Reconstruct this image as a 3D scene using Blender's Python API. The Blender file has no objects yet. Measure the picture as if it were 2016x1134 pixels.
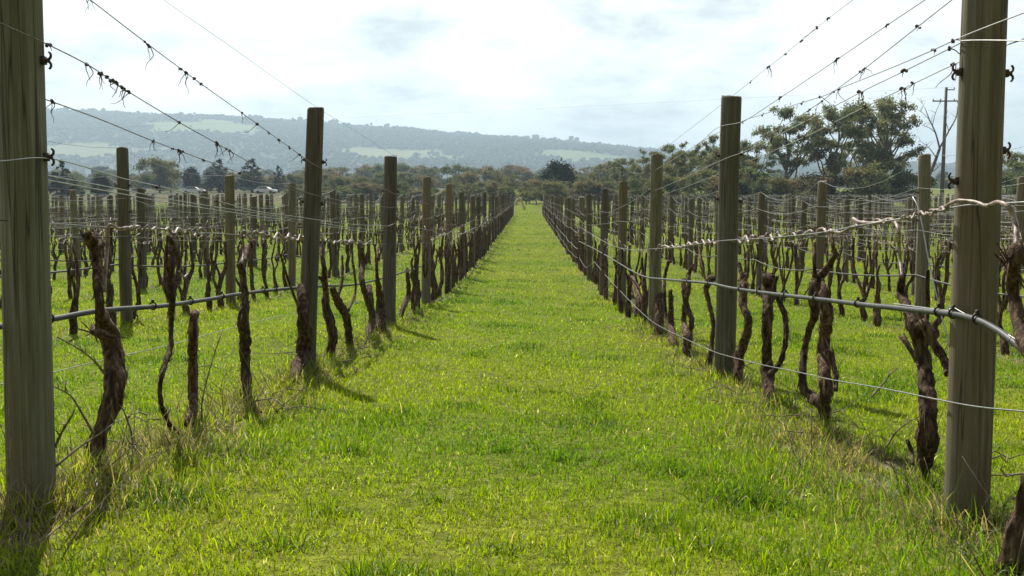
import bpy, math, random
import numpy as np
from mathutils import Vector, Matrix, noise as mnoise

S = bpy.context.scene
COL = S.collection
rnd = random.Random(11)

# ------------------------------------------------------------------ camera
F = 1900.0                       # focal length in pixels of the 2016 wide photograph
PITCH = math.atan(172 / F)
YAW = -math.atan(32 / F * math.cos(PITCH))
ZC = 1.72                        # eye height over the low ground
cam = bpy.data.cameras.new("camera")
cam.sensor_width = 36.0
cam.lens = 36.0 * F / 2016
cam.clip_start = 0.05
cam.clip_end = 20000
co = bpy.data.objects.new("camera", cam)
COL.objects.link(co)
co.location = (0, 0, ZC)
co.rotation_euler = (math.pi / 2 - PITCH, 0, -YAW)
S.camera = co

# ------------------------------------------------------------------ sky and sun
SUN = Vector((-0.58, 1.45, 1.75)).normalized()
EL = math.asin(SUN.z)
AZ = math.atan2(SUN.x, SUN.y)
W = bpy.data.worlds.new("World")
S.world = W
W.use_nodes = True
nt = W.node_tree
nt.nodes.clear()


def nd(t, typ, **kw):
    n = t.nodes.new(typ)
    for k, v in kw.items():
        setattr(n, k, v)
    return n


def lk(t, a, ai, b, bi):
    t.links.new(a.outputs[ai], b.inputs[bi])


sky = nd(nt, 'ShaderNodeTexSky', sky_type='NISHITA', sun_disc=False)
sky.sun_elevation = EL
sky.sun_rotation = AZ % (2 * math.pi)
sky.air_density = 1.0
sky.dust_density = 1.5
geo = nd(nt, 'ShaderNodeTexCoord')
sep = nd(nt, 'ShaderNodeSeparateXYZ')
lk(nt, geo, 'Generated', sep, 0)
zz = nd(nt, 'ShaderNodeMath', operation='MAXIMUM')
zz.inputs[1].default_value = 0.0
lk(nt, sep, 2, zz, 0)
za = nd(nt, 'ShaderNodeMath', operation='ADD')
za.inputs[1].default_value = 0.26
lk(nt, zz, 0, za, 0)
dx = nd(nt, 'ShaderNodeMath', operation='DIVIDE')
dy = nd(nt, 'ShaderNodeMath', operation='DIVIDE')
lk(nt, sep, 0, dx, 0); lk(nt, za, 0, dx, 1)
lk(nt, sep, 1, dy, 0); lk(nt, za, 0, dy, 1)
cmb = nd(nt, 'ShaderNodeCombineXYZ')
lk(nt, dx, 0, cmb, 0); lk(nt, dy, 0, cmb, 1)
cmb.inputs[2].default_value = 7.1
n1 = nd(nt, 'ShaderNodeTexNoise')
n1.inputs['Scale'].default_value = 2.1
n1.inputs['Detail'].default_value = 7
n1.inputs['Roughness'].default_value = 0.6
n1.inputs['Distortion'].default_value = 0.15
lk(nt, cmb, 0, n1, 'Vector')
n2 = nd(nt, 'ShaderNodeTexNoise')
n2.inputs['Scale'].default_value = 2.2
n2.inputs['Detail'].default_value = 6
lk(nt, cmb, 0, n2, 'Vector')
r1 = nd(nt, 'ShaderNodeValToRGB')          # how much cloud covers the blue
r1.color_ramp.elements[0].position = 0.22
r1.color_ramp.elements[0].color = (0.75, 0.75, 0.75, 1)
r1.color_ramp.elements[1].position = 0.46
r1.color_ramp.elements[1].color = (1, 1, 1, 1)
lk(nt, n2, 0, r1, 0)
r2 = nd(nt, 'ShaderNodeValToRGB')          # grey bellies and white tops
e = r2.color_ramp.elements
e[0].position = 0.37; e[0].color = (4.9, 5.25, 5.4, 1)
e[1].position = 0.60; e[1].color = (10.0, 10.0, 9.75, 1)
m_ = e.new(0.47); m_.color = (7.6, 7.95, 8.05, 1)
lk(nt, n1, 0, r2, 0)
mx = nd(nt, 'ShaderNodeMix', data_type='RGBA')
lk(nt, r1, 0, mx, 0)
lk(nt, sky, 0, mx, 6)
lk(nt, r2, 0, mx, 7)
# the cloud deck is brightest round the sun and duller away from it
dotn = nd(nt, 'ShaderNodeVectorMath', operation='DOT_PRODUCT')
dotn.inputs[1].default_value = SUN
lk(nt, geo, 'Generated', dotn, 0)
mr = nd(nt, 'ShaderNodeMapRange')
mr.inputs[1].default_value = -0.4; mr.inputs[2].default_value = 0.62
mr.inputs[3].default_value = 0.17; mr.inputs[4].default_value = 0.98
lk(nt, dotn, 'Value', mr, 0)
ml = nd(nt, 'ShaderNodeVectorMath', operation='SCALE')
lk(nt, mx, 2, ml, 0)
mz = nd(nt, 'ShaderNodeMapRange')          # unseen overhead sky dimmed on purpose, to deepen the ground shadows
mz.inputs[1].default_value = 0.30; mz.inputs[2].default_value = 0.80
mz.inputs[3].default_value = 1.0; mz.inputs[4].default_value = 0.14
lk(nt, sep, 2, mz, 0)
mm = nd(nt, 'ShaderNodeMath', operation='MULTIPLY')
lk(nt, mr, 0, mm, 0); lk(nt, mz, 0, mm, 1)
lk(nt, mm, 0, ml, 'Scale')
bg = nd(nt, 'ShaderNodeBackground')
bg.inputs[1].default_value = 0.1
lk(nt, ml, 0, bg, 0)
wo = nd(nt, 'ShaderNodeOutputWorld')
lk(nt, bg, 0, wo, 0)

sl = bpy.data.lights.new("sun", 'SUN')
sl.energy = 5.0
sl.angle = math.radians(0.7)
sl.color = (1.0, 0.95, 0.86)
so = bpy.data.objects.new("sun", sl)
COL.objects.link(so)
so.rotation_euler = (-SUN).to_track_quat('-Z', 'Y').to_euler()
so.location = (0, 0, 300)

S.view_settings.view_transform = 'Standard'
S.view_settings.look = 'None'
S.view_settings.exposure = 0.66
S.view_settings.gamma = 1.0
S.view_settings.use_curve_mapping = False
S.render.engine = 'CYCLES'
S.cycles.use_denoising = True
S.cycles.max_bounces = 8
S.cycles.diffuse_bounces = 3
S.cycles.glossy_bounces = 2
S.cycles.transmission_bounces = 4
S.cycles.transparent_max_bounces = 8
S.cycles.volume_bounces = 0

# ------------------------------------------------------------------ pixel <-> world helpers
FW = Vector((math.sin(YAW) * math.cos(PITCH), math.cos(YAW) * math.cos(PITCH), -math.sin(PITCH)))
RI = Vector((math.cos(YAW), -math.sin(YAW), 0))
UP = RI.cross(FW)
EYE = Vector((0, 0, ZC))


def ray(px, py):
    return FW + RI * ((px - 1008) / F) + UP * ((567 - py) / F)


def onX(px, py, X):
    r = ray(px, py)
    return EYE + r * (X / r.x)


def onY(px, py, Y):
    r = ray(px, py)
    return EYE + r * (Y / r.y)


def project(p):
    v = Vector(p) - EYE
    d = v.dot(FW)
    if d < 0.05:
        return None
    return 1008 + F * v.dot(RI) / d, 567 - F * v.dot(UP) / d, d


# ------------------------------------------------------------------ terrain
GY = [-60, -10, 0, 2.7, 6.2, 9.8, 13.4, 17, 21, 25, 30, 45, 60, 85, 100, 130, 200, 300, 500, 1000, 1300, 9000]
GZ = [1.5, 1.15, 1.00, .785, .555, .39, .21, .09, .03, .0, .0, .1, .2, .40, .6, 1.15, 3.2, 5, 8, 14, 15, 15]
# smooth the table so that the slope bends softly
_fy = np.concatenate([np.arange(-60, 140, 0.5), np.arange(140, 9000, 20.)])
_fz = np.interp(_fy, GY, GZ)
_n = 401
_k = np.hanning(9); _k /= _k.sum()
_sm = np.convolve(np.pad(_fz[:400], 4, mode='edge'), _k, 'valid')
_fz[4:396] = _sm[4:396]


def G0(y):
    return float(np.interp(y, _fy, _fz))


def G(x, y):
    near = max(0.0, 1 - max(0, y - 20) / 40)
    return G0(y) - 0.06 * math.tanh(x / 1.3) * near


def Gv(x, y):
    near = np.clip(1 - np.maximum(0, y - 20) / 40, 0, 1)
    return np.interp(y, _fy, _fz) - 0.06 * np.tanh(x / 1.3) * near


# ------------------------------------------------------------------ object helpers
def mesh_obj(name, V, Fc, mat, parent=None, smooth=True, link=True):
    me = bpy.data.meshes.new(name)
    me.from_pydata([tuple(v) for v in V], [], Fc)
    if smooth:
        me.polygons.foreach_set('use_smooth', [True] * len(me.polygons))
    me.materials.append(mat)
    o = bpy.data.objects.new(name, me)
    if link:
        COL.objects.link(o)
    if parent:
        o.parent = parent
    return o


def np_obj(name, V, Q=None, T=None, mat=None, parent=None, col=None, smooth=False):
    """fast mesh from arrays: V (n,3), Q (m,4) quads, T (k,3) triangles, col per vertex"""
    me = bpy.data.meshes.new(name)
    nq = 0 if Q is None else len(Q)
    ntri = 0 if T is None else len(T)
    me.vertices.add(len(V))
    me.vertices.foreach_set('co', np.asarray(V, np.float32).ravel())
    loops = []
    if nq: loops.append(np.asarray(Q).ravel())
    if ntri: loops.append(np.asarray(T).ravel())
    loops = np.concatenate(loops).astype(np.int32)
    me.loops.add(len(loops))
    me.loops.foreach_set('vertex_index', loops)
    me.polygons.add(nq + ntri)
    st = np.concatenate([np.arange(nq) * 4, nq * 4 + np.arange(ntri) * 3]).astype(np.int32)
    me.polygons.foreach_set('loop_start', st)
    if smooth:
        me.polygons.foreach_set('use_smooth', np.ones(nq + ntri, dtype=bool))
    me.update(calc_edges=True)
    me.validate()
    if col is not None:
        a = me.color_attributes.new('Col', 'FLOAT_COLOR', 'POINT')
        c = np.ones((len(V), 4), np.float32)
        c[:, :3] = col
        a.data.foreach_set('color', c.ravel())
    if mat: me.materials.append(mat)
    o = bpy.data.objects.new(name, me)
    COL.objects.link(o)
    if parent: o.parent = parent
    return o


def empty(name, loc, rz=0.0):
    o = bpy.data.objects.new(name, None)
    o.empty_display_size = 0.1
    o.location = loc
    o.rotation_euler = (0, 0, rz)
    COL.objects.link(o)
    return o


def tag(o, label=None, cat=None, group=None, kind=None):
    if label: o['label'] = label
    if cat: o['category'] = cat
    if group: o['group'] = group
    if kind: o['kind'] = kind
    return o


def copy_thing(src, loc, rot=(0, 0, 0), scale=(1, 1, 1)):
    c = src.copy()
    COL.objects.link(c)
    c.location = loc; c.rotation_euler = rot; c.scale = scale
    for ch in src.children:
        d = ch.copy()
        COL.objects.link(d)
        d.parent = c
        for g in ch.children:
            h = g.copy(); COL.objects.link(h); h.parent = d
    return c


def spline(P, n):
    """Catmull-Rom resample of rows (any columns) with n points per span"""
    P = np.asarray(P, float)
    if len(P) < 3:
        t = np.linspace(0, 1, n * (len(P) - 1) + 1)[:, None]
        return P[0] * (1 - t) + P[-1] * t
    out = []
    Q = np.vstack([2 * P[0] - P[1], P, 2 * P[-1] - P[-2]])
    for i in range(1, len(Q) - 2):
        a, b, c, d = Q[i - 1], Q[i], Q[i + 1], Q[i + 2]
        for k in range(n):
            t = k / n
            out.append(0.5 * (2 * b + (c - a) * t + (2 * a - 5 * b + 4 * c - d) * t * t + (3 * b - a - 3 * c + d) * t ** 3))
    out.append(P[-1])
    return np.array(out)


class MB:
    def __init__(s): s.V = []; s.F = []

    def tube(s, P, R, ns=8, rough=0.0, seed=0, freq=30.0, cap=True, ridge=0.0):
        P = [Vector(p) for p in P]
        n = len(P)
        if not hasattr(R, '__len__'): R = [R] * n
        base = len(s.V)
        T0 = (P[1] - P[0]).normalized()
        ref = Vector((1, 0, 0)) if abs(T0.x) < 0.8 else Vector((0, 1, 0))
        U = T0.cross(ref).normalized()
        for i in range(n):
            T = (P[min(i + 1, n - 1)] - P[max(i - 1, 0)])
            T = T.normalized() if T.length > 1e-9 else T0
            U = (U - T * U.dot(T))
            U = U.normalized() if U.length > 1e-6 else T.orthogonal().normalized()
            B = T.cross(U)
            for k in range(ns):
                a = 2 * math.pi * k / ns
                d = U * math.cos(a) + B * math.sin(a)
                r = R[i]
                if rough:
                    q = P[i] + d * r
                    f = mnoise.noise(Vector((q.x * freq + seed, q.y * freq, q.z * freq * .45)))
                    f += 0.6 * mnoise.noise(Vector((q.x * freq * 2.7 + seed, q.y * freq * 2.7, q.z * freq * .8)))
                    r *= 1 + rough * f + ridge * math.sin(a * 5 + i * .35 + seed)
                s.V.append(P[i] + d * r)
        for i in range(n - 1):
            for k in range(ns):
                a = base + i * ns + k; b = base + i * ns + (k + 1) % ns
                s.F.append((a, b, b + ns, a + ns))
        if cap and ns > 2:
            s.F.append(tuple(base + k for k in range(ns))[::-1])
            s.F.append(tuple(base + (n - 1) * ns + k for k in range(ns)))
        return s

    def box(s, c, h, rot=None):
        b = len(s.V)
        for i in (-1, 1):
            for j in (-1, 1):
                for k in (-1, 1):
                    v = Vector((i * h[0], j * h[1], k * h[2]))
                    if rot: v = rot @ v
                    s.V.append(Vector(c) + v)
        for f in ((0, 1, 3, 2), (4, 6, 7, 5), (0, 4, 5, 1), (2, 3, 7, 6), (0, 2, 6, 4), (1, 5, 7, 3)):
            s.F.append(tuple(b + q for q in f))
        return s

    def blob(s, c, r, seed=0, sx=1, sz=1):
        b = len(s.V)
        n, m = 6, 4
        for i in range(m + 1):
            th = math.pi * i / m
            for k in range(n):
                a = 2 * math.pi * k / n
                d = Vector((math.sin(th) * math.cos(a) * sx, math.sin(th) * math.sin(a), math.cos(th) * sz))
                s.V.append(Vector(c) + d * r * (1 + .35 * mnoise.noise(d * 2 + Vector((seed, 0, 0)))))
        for i in range(m):
            for k in range(n):
                s.F.append((b + i * n + k, b + i * n + (k + 1) % n, b + (i + 1) * n + (k + 1) % n, b + (i + 1) * n + k))
        return s

    def build(s, name, mat, parent=None, smooth=True, link=True):
        return mesh_obj(name, s.V, s.F, mat, parent, smooth, link)


# ------------------------------------------------------------------ materials
def new_mat(name):
    m = bpy.data.materials.new(name)
    m.use_nodes = True
    t = m.node_tree
    return m, t, t.nodes['Principled BSDF']


def noise_mat(name, cols, scale=(1, 1, 1), nscale=10, rough=.8, bump=0.0, bscale=None, metal=0.0, spec=.3, detail=6, coords='Object', pos=(.35, .65), rand=0.0):
    m, t, p = new_mat(name)
    tc = nd(t, 'ShaderNodeTexCoord')
    mp = nd(t, 'ShaderNodeMapping')
    mp.inputs['Scale'].default_value = scale
    lk(t, tc, coords, mp, 0)
    src = mp
    if rand:
        oi = nd(t, 'ShaderNodeObjectInfo')
        sc = nd(t, 'ShaderNodeMath', operation='MULTIPLY'); sc.inputs[1].default_value = 37.0
        lk(t, oi, 'Random', sc, 0)
        va = nd(t, 'ShaderNodeVectorMath', operation='ADD')
        lk(t, mp, 0, va, 0); lk(t, sc, 0, va, 1)
        src = va
    n = nd(t, 'ShaderNodeTexNoise')
    n.inputs['Scale'].default_value = nscale
    n.inputs['Detail'].default_value = detail
    n.inputs['Roughness'].default_value = .62
    lk(t, src, 0, n, 'Vector')
    r = nd(t, 'ShaderNodeValToRGB')
    els = r.color_ramp.elements
    els[0].position, els[0].color = pos[0], (*cols[0], 1)
    els[1].position, els[1].color = pos[1], (*cols[-1], 1)
    for i, c in enumerate(cols[1:-1]):
        q = els.new(pos[0] + (pos[1] - pos[0]) * (i + 1) / (len(cols) - 1)); q.color = (*c, 1)
    lk(t, n, 0, r, 0)
    if rand:
        hv = nd(t, 'ShaderNodeHueSaturation')
        mrg = nd(t, 'ShaderNodeMapRange')
        mrg.inputs[3].default_value = 1 - rand; mrg.inputs[4].default_value = 1 + rand
        lk(t, oi, 'Random', mrg, 0); lk(t, mrg, 0, hv, 'Value'); lk(t, r, 0, hv, 'Color')
        lk(t, hv, 0, p, 'Base Color')
    else:
        lk(t, r, 0, p, 'Base Color')
    p.inputs['Roughness'].default_value = rough
    p.inputs['Metallic'].default_value = metal
    p.inputs['Specular IOR Level'].default_value = spec
    if bump:
        b = nd(t, 'ShaderNodeBump')
        b.inputs['Strength'].default_value = bump
        b.inputs['Distance'].default_value = 0.01
        if bscale:
            n2 = nd(t, 'ShaderNodeTexNoise'); n2.inputs['Scale'].default_value = bscale; n2.inputs['Detail'].default_value = 5
            lk(t, src, 0, n2, 'Vector'); lk(t, n2, 0, b, 'Height')
        else:
            lk(t, n, 0, b, 'Height')
        lk(t, b, 0, p, 'Normal')
    return m


def post_mat():
    """weathered treated pine: long grain streaks, drying cracks, moss and grey bloom"""
    m, t, p = new_mat('weathered_timber')
    tc = nd(t, 'ShaderNodeTexCoord')
    oi = nd(t, 'ShaderNodeObjectInfo')
    sc = nd(t, 'ShaderNodeMath', operation='MULTIPLY'); sc.inputs[1].default_value = 53.0
    lk(t, oi, 'Random', sc, 0)
    va = nd(t, 'ShaderNodeVectorMath', operation='ADD')
    lk(t, tc, 'Object', va, 0); lk(t, sc, 0, va, 1)

    def noi(scale, s, d=6):
        mp = nd(t, 'ShaderNodeMapping'); mp.inputs['Scale'].default_value = scale
        lk(t, va, 0, mp, 0)
        n = nd(t, 'ShaderNodeTexNoise'); n.inputs['Scale'].default_value = s; n.inputs['Detail'].default_value = d
        n.inputs['Roughness'].default_value = .65
        lk(t, mp, 0, n, 'Vector')
        return n
    g = noi((1, 1, .035), 75, 8)
    r = nd(t, 'ShaderNodeValToRGB')
    E_ = r.color_ramp.elements
    E_[0].position, E_[0].color = .27, (.095, .075, .048, 1)
    E_[1].position, E_[1].color = .75, (.32, .295, .25, 1)
    q = E_.new(.5); q.color = (.182, .162, .125, 1)
    lk(t, g, 0, r, 0)
    mo = noi((1, 1, .4), 7, 5)
    rm = nd(t, 'ShaderNodeValToRGB')
    rm.color_ramp.elements[0].position = .42; rm.color_ramp.elements[1].position = .68
    rm.color_ramp.elements[1].color = (.7, .7, .7, 1)
    lk(t, mo, 0, rm, 0)
    mx = nd(t, 'ShaderNodeMix', data_type='RGBA')
    mx.inputs[7].default_value = (.142, .135, .092, 1)
    lk(t, rm, 0, mx, 0); lk(t, r, 0, mx, 6)
    st = noi((1, 1, .12), 4.5, 4)
    rs = nd(t, 'ShaderNodeValToRGB')
    rs.color_ramp.elements[0].position = .5; rs.color_ramp.elements[1].position = .72
    rs.color_ramp.elements[1].color = (.55, .55, .55, 1)
    lk(t, st, 0, rs, 0)
    mx2 = nd(t, 'ShaderNodeMix', data_type='RGBA')
    mx2.inputs[7].default_value = (.19, .105, .05, 1)
    lk(t, rs, 0, mx2, 0); lk(t, mx, 2, mx2, 6)
    ck = noi((1, 1, .02), 22, 2)
    rc = nd(t, 'ShaderNodeValToRGB')
    rc.color_ramp.elements[0].position = .485; rc.color_ramp.elements[0].color = (0, 0, 0, 1)
    rc.color_ramp.elements[1].position = .5; rc.color_ramp.elements[1].color = (1, 1, 1, 1)
    q = rc.color_ramp.elements.new(.515); q.color = (0, 0, 0, 1)
    rc.color_ramp.elements[2].color = (0, 0, 0, 1)
    rc.color_ramp.elements[1].color = (1, 1, 1, 1)
    lk(t, ck, 0, rc, 0)
    ckf = nd(t, 'ShaderNodeMath', operation='MULTIPLY'); ckf.inputs[1].default_value = .8
    lk(t, rc, 0, ckf, 0)
    mx3 = nd(t, 'ShaderNodeMix', data_type='RGBA')
    mx3.inputs[7].default_value = (.03, .024, .018, 1)
    lk(t, ckf, 0, mx3, 0); lk(t, mx2, 2, mx3, 6)
    hv = nd(t, 'ShaderNodeHueSaturation')
    mrg = nd(t, 'ShaderNodeMapRange'); mrg.inputs[3].default_value = .55; mrg.inputs[4].default_value = 1.12
    lk(t, oi, 'Random', mrg, 0); lk(t, mrg, 0, hv, 'Value'); lk(t, mx3, 2, hv, 'Color')
    mo_ = nd(t, 'ShaderNodeMix', data_type='RGBA', blend_type='MULTIPLY'); mo_.inputs[0].default_value = 1
    lk(t, hv, 0, mo_, 6); lk(t, oi, 'Color', mo_, 7)
    lk(t, mo_, 2, p, 'Base Color')
    p.inputs['Roughness'].default_value = .82
    p.inputs['Specular IOR Level'].default_value = .25
    b = nd(t, 'ShaderNodeBump'); b.inputs['Strength'].default_value = .5; b.inputs['Distance'].default_value = .006
    sb = nd(t, 'ShaderNodeMath', operation='SUBTRACT')
    lk(t, g, 0, sb, 0); lk(t, rc, 0, sb, 1)
    lk(t, sb, 0, b, 'Height'); lk(t, b, 0, p, 'Normal')
    return m


def attr_leaf_mat(name, trans=.45, rough=.5, spec=.3, tint=(1.25, 1.2, .6)):
    """leaf or blade: colour from the mesh attribute, light passes through"""
    m, t, p = new_mat(name)
    at = nd(t, 'ShaderNodeAttribute', attribute_name='Col')
    lk(t, at, 'Color', p, 'Base Color')
    p.inputs['Roughness'].default_value = rough
    p.inputs['Specular IOR Level'].default_value = spec
    tr = nd(t, 'ShaderNodeBsdfTranslucent')
    mu = nd(t, 'ShaderNodeMix', data_type='RGBA', blend_type='MULTIPLY')
    mu.inputs[0].default_value = 1
    mu.inputs[7].default_value = (*tint, 1)
    lk(t, at, 'Color', mu, 6); lk(t, mu, 2, tr, 0)
    ms = nd(t, 'ShaderNodeMixShader'); ms.inputs[0].default_value = trans
    out = t.nodes['Material Output']
    lk(t, p, 0, ms, 1); lk(t, tr, 0, ms, 2); lk(t, ms, 0, out, 0)
    return m


def attr_mat(name, rough=.9):
    m, t, p = new_mat(name)
    at = nd(t, 'ShaderNodeAttribute', attribute_name='Col')
    n = nd(t, 'ShaderNodeTexNoise'); n.inputs['Scale'].default_value = .05; n.inputs['Detail'].default_value = 6
    tc = nd(t, 'ShaderNodeTexCoord'); lk(t, tc, 'Object', n, 'Vector')
    mrg = nd(t, 'ShaderNodeMapRange'); mrg.inputs[3].default_value = .7; mrg.inputs[4].default_value = 1.3
    lk(t, n, 0, mrg, 0)
    sc = nd(t, 'ShaderNodeVectorMath', operation='SCALE')
    lk(t, at, 'Color', sc, 0); lk(t, mrg, 0, sc, 'Scale'); lk(t, sc, 0, p, 'Base Color')
    p.inputs['Roughness'].default_value = rough
    p.inputs['Specular IOR Level'].default_value = .1
    return m


M = {}
M['post'] = post_mat()
M['bark'] = noise_mat('vine_bark', [(.022, .014, .009), (.078, .048, .030), (.20, .145, .10)], (1, 1, .16), 60, .9, 1.0, None, spec=.15, rand=.2)
M['cane'] = noise_mat('vine_cane', [(.10, .065, .048), (.24, .175, .135), (.42, .345, .295)], (1, 1, 1), 45, .45, .4, spec=.5)
M['cut'] = noise_mat('cut_wood', [(.50, .44, .33), (.66, .60, .47)], (1, 1, 1), 60, .8)
M['wire'] = noise_mat('galvanised_wire', [(.26, .26, .255), (.44, .44, .43)], (1, 1, 1), 30, .38, metal=.85, spec=.5)
M['rust'] = noise_mat('rusty_wire', [(.10, .065, .045), (.26, .21, .18)], (1, 1, 1), 40, .55, metal=.5, spec=.4)
M['hose'] = noise_mat('grey_hose', [(.035, .037, .036), (.08, .083, .08)], (1, 1, 1), 12, .55, spec=.35)
M['clip'] = noise_mat('dark_clip', [(.022, .016, .014), (.075, .045, .035)], (1, 1, 1), 60, .55, spec=.4)
M['tendril'] = noise_mat('dry_tendril', [(.035, .024, .018), (.09, .062, .045)], (1, 1, 1), 80, .85)
M['twig'] = noise_mat('dead_stem', [(.09, .07, .048), (.33, .27, .19)], (1, 1, 1), 30, .85)
M['grass'] = attr_leaf_mat('grass_blade', .57, .45, .26, (1.25, 1.2, .4))
M['leaf'] = attr_leaf_mat('gum_leaf', .50, .65, .08, (1.2, 1.2, .7))
M['needle'] = attr_leaf_mat('conifer_leaf', .15, .7, .06)
M['wood'] = attr_mat('far_wood')
M['hill'] = attr_mat('hill_cover')
M['trunk'] = noise_mat('gum_bark', [(.05, .04, .034), (.13, .11, .095), (.22, .19, .165)], (1, 1, .3), 6, .9, .6)
M['dead'] = noise_mat('dead_wood', [(.09, .078, .07), (.2, .18, .165)], (1, 1, .3), 8, .9)
M['pole'] = noise_mat('pole_wood', [(.10, .088, .078), (.2, .18, .16)], (1, 1, .1), 20, .9)
M['white'] = noise_mat('white_paint', [(.80, .80, .80), (.84, .84, .84)], (1, 1, 1), 2, .3, spec=.5)
M['glass'] = noise_mat('dark_glass', [(.015, .018, .02), (.03, .034, .036)], (1, 1, 1), 1, .08, spec=.8)
M['tyre'] = noise_mat('tyre_rubber', [(.02, .02, .02), (.035, .035, .035)], (1, 1, 1), 8, .8)
M['insul'] = noise_mat('insulator', [(.2, .2, .2), (.3, .3, .3)], (1, 1, 1), 8, .3)


def ground_mat():
    m, t, p = new_mat('turf_soil')
    tc = nd(t, 'ShaderNodeTexCoord')
    n1 = nd(t, 'ShaderNodeTexNoise'); n1.inputs['Scale'].default_value = .55; n1.inputs['Detail'].default_value = 8
    n2 = nd(t, 'ShaderNodeTexNoise'); n2.inputs['Scale'].default_value = 18; n2.inputs['Detail'].default_value = 8
    lk(t, tc, 'Object', n1, 'Vector'); lk(t, tc, 'Object', n2, 'Vector')
    r1 = nd(t, 'ShaderNodeValToRGB'); r1.color_ramp.elements[0].position = .3; r1.color_ramp.elements[1].position = .7
    r1.color_ramp.elements[0].color = (.085, .115, .012, 1); r1.color_ramp.elements[1].color = (.17, .185, .02, 1)
    lk(t, n1, 0, r1, 0)
    r2 = nd(t, 'ShaderNodeValToRGB'); r2.color_ramp.elements[0].position = .25; r2.color_ramp.elements[1].position = .75
    r2.color_ramp.elements[0].color = (.45, .45, .45, 1); r2.color_ramp.elements[1].color = (1.5, 1.5, 1.5, 1)
    lk(t, n2, 0, r2, 0)
    mu = nd(t, 'ShaderNodeMix', data_type='RGBA', blend_type='MULTIPLY'); mu.inputs[0].default_value = 1
    lk(t, r1, 0, mu, 6); lk(t, r2, 0, mu, 7)
    # worn earth and litter in the strips under the vines
    sx = nd(t, 'ShaderNodeSeparateXYZ'); lk(t, tc, 'Object', sx, 0)
    ad = nd(t, 'ShaderNodeMath', operation='SUBTRACT'); ad.inputs[1].default_value = 1.34; lk(t, sx, 0, ad, 0)
    pp = nd(t, 'ShaderNodeMath', operation='PINGPONG'); pp.inputs[1].default_value = 1.37; lk(t, ad, 0, pp, 0)
    ns = nd(t, 'ShaderNodeTexNoise'); ns.inputs['Scale'].default_value = 3.5; ns.inputs['Detail'].default_value = 6; lk(t, tc, 'Object', ns, 'Vector')
    wd = nd(t, 'ShaderNodeMapRange'); wd.inputs[1].default_value = .3; wd.inputs[2].default_value = .7; wd.inputs[3].default_value = .02; wd.inputs[4].default_value = .27
    lk(t, ns, 0, wd, 0)
    df = nd(t, 'ShaderNodeMath', operation='SUBTRACT'); lk(t, wd, 0, df, 0); lk(t, pp, 0, df, 1)
    ms_ = nd(t, 'ShaderNodeMapRange'); ms_.inputs[1].default_value = -.04; ms_.inputs[2].default_value = .06; lk(t, df, 0, ms_, 0)
    rl = nd(t, 'ShaderNodeValToRGB'); rl.color_ramp.elements[0].position = .3; rl.color_ramp.elements[1].position = .7
    rl.color_ramp.elements[0].color = (.07, .06, .03, 1); rl.color_ramp.elements[1].color = (.21, .18, .10, 1); lk(t, n2, 0, rl, 0)
    ml_ = nd(t, 'ShaderNodeMix', data_type='RGBA'); lk(t, ms_, 0, ml_, 0); lk(t, mu, 2, ml_, 6); lk(t, rl, 0, ml_, 7)
    mu = ml_
    # dry tawny paddock beyond the vineyard, greener again further off
    sp = nd(t, 'ShaderNodeSeparateXYZ'); lk(t, tc, 'Object', sp, 0)
    mr = nd(t, 'ShaderNodeMapRange'); mr.inputs[1].default_value = 128; mr.inputs[2].default_value = 150
    lk(t, sp, 1, mr, 0)
    mxx = nd(t, 'ShaderNodeMapRange'); mxx.inputs[1].default_value = -2; mxx.inputs[2].default_value = -14
    lk(t, sp, 0, mxx, 0)
    mq = nd(t, 'ShaderNodeMath', operation='MULTIPLY'); lk(t, mr, 0, mq, 0); lk(t, mxx, 0, mq, 1)
    mr = mq
    mx = nd(t, 'ShaderNodeMix', data_type='RGBA'); lk(t, mr, 0, mx, 0); lk(t, mu, 2, mx, 6)
    n3 = nd(t, 'ShaderNodeTexNoise'); n3.inputs['Scale'].default_value = .03; lk(t, tc, 'Object', n3, 'Vector')
    r3 = nd(t, 'ShaderNodeValToRGB'); r3.color_ramp.elements[0].position = .4; r3.color_ramp.elements[1].position = .6
    r3.color_ramp.elements[0].color = (.105, .085, .038, 1); r3.color_ramp.elements[1].color = (.055, .066, .026, 1)
    lk(t, n3, 0, r3, 0); lk(t, r3, 0, mx, 7)
    lk(t, mx, 2, p, 'Base Color')
    p.inputs['Roughness'].default_value = .95; p.inputs['Specular IOR Level'].default_value = .1
    b = nd(t, 'ShaderNodeBump'); b.inputs['Strength'].default_value = .8; b.inputs['Distance'].default_value = .05
    lk(t, n2, 0, b, 'Height'); lk(t, b, 0, p, 'Normal')
    return m


M['ground'] = ground_mat()

# ------------------------------------------------------------------ ground sheet
ys = np.concatenate([np.arange(-40, -2, 2.), np.arange(-2, 40, .25), np.arange(40, 130, 1.5), np.arange(130, 400, 10.), np.linspace(400, 1400, 12), [2500, 4500, 8500]])
xs = np.concatenate([[-6000, -3000, -1500, -700, -350, -180], np.arange(-100, -8, 4.), np.arange(-8, 8.1, .25), np.arange(12, 101, 4.), [180, 350, 700, 1500, 3000, 6000]])
XX, YY = np.meshgrid(xs, ys)
ZZ = Gv(XX, YY)
bumpz = np.sin(XX * 1.7 + np.sin(YY * .9) * 1.3) * np.sin(YY * 1.3 + XX * .4) * .012 + np.sin(XX * 4.1 + YY * 2.2) * np.sin(YY * 3.1) * .006
ZZ = ZZ + bumpz * (np.abs(XX) < 60) * (YY < 120)
nx, ny = len(xs), len(ys)
idx = np.arange(nx * ny).reshape(ny, nx)
Qg = np.stack([idx[:-1, :-1], idx[:-1, 1:], idx[1:, 1:], idx[1:, :-1]], -1).reshape(-1, 4)
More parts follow.
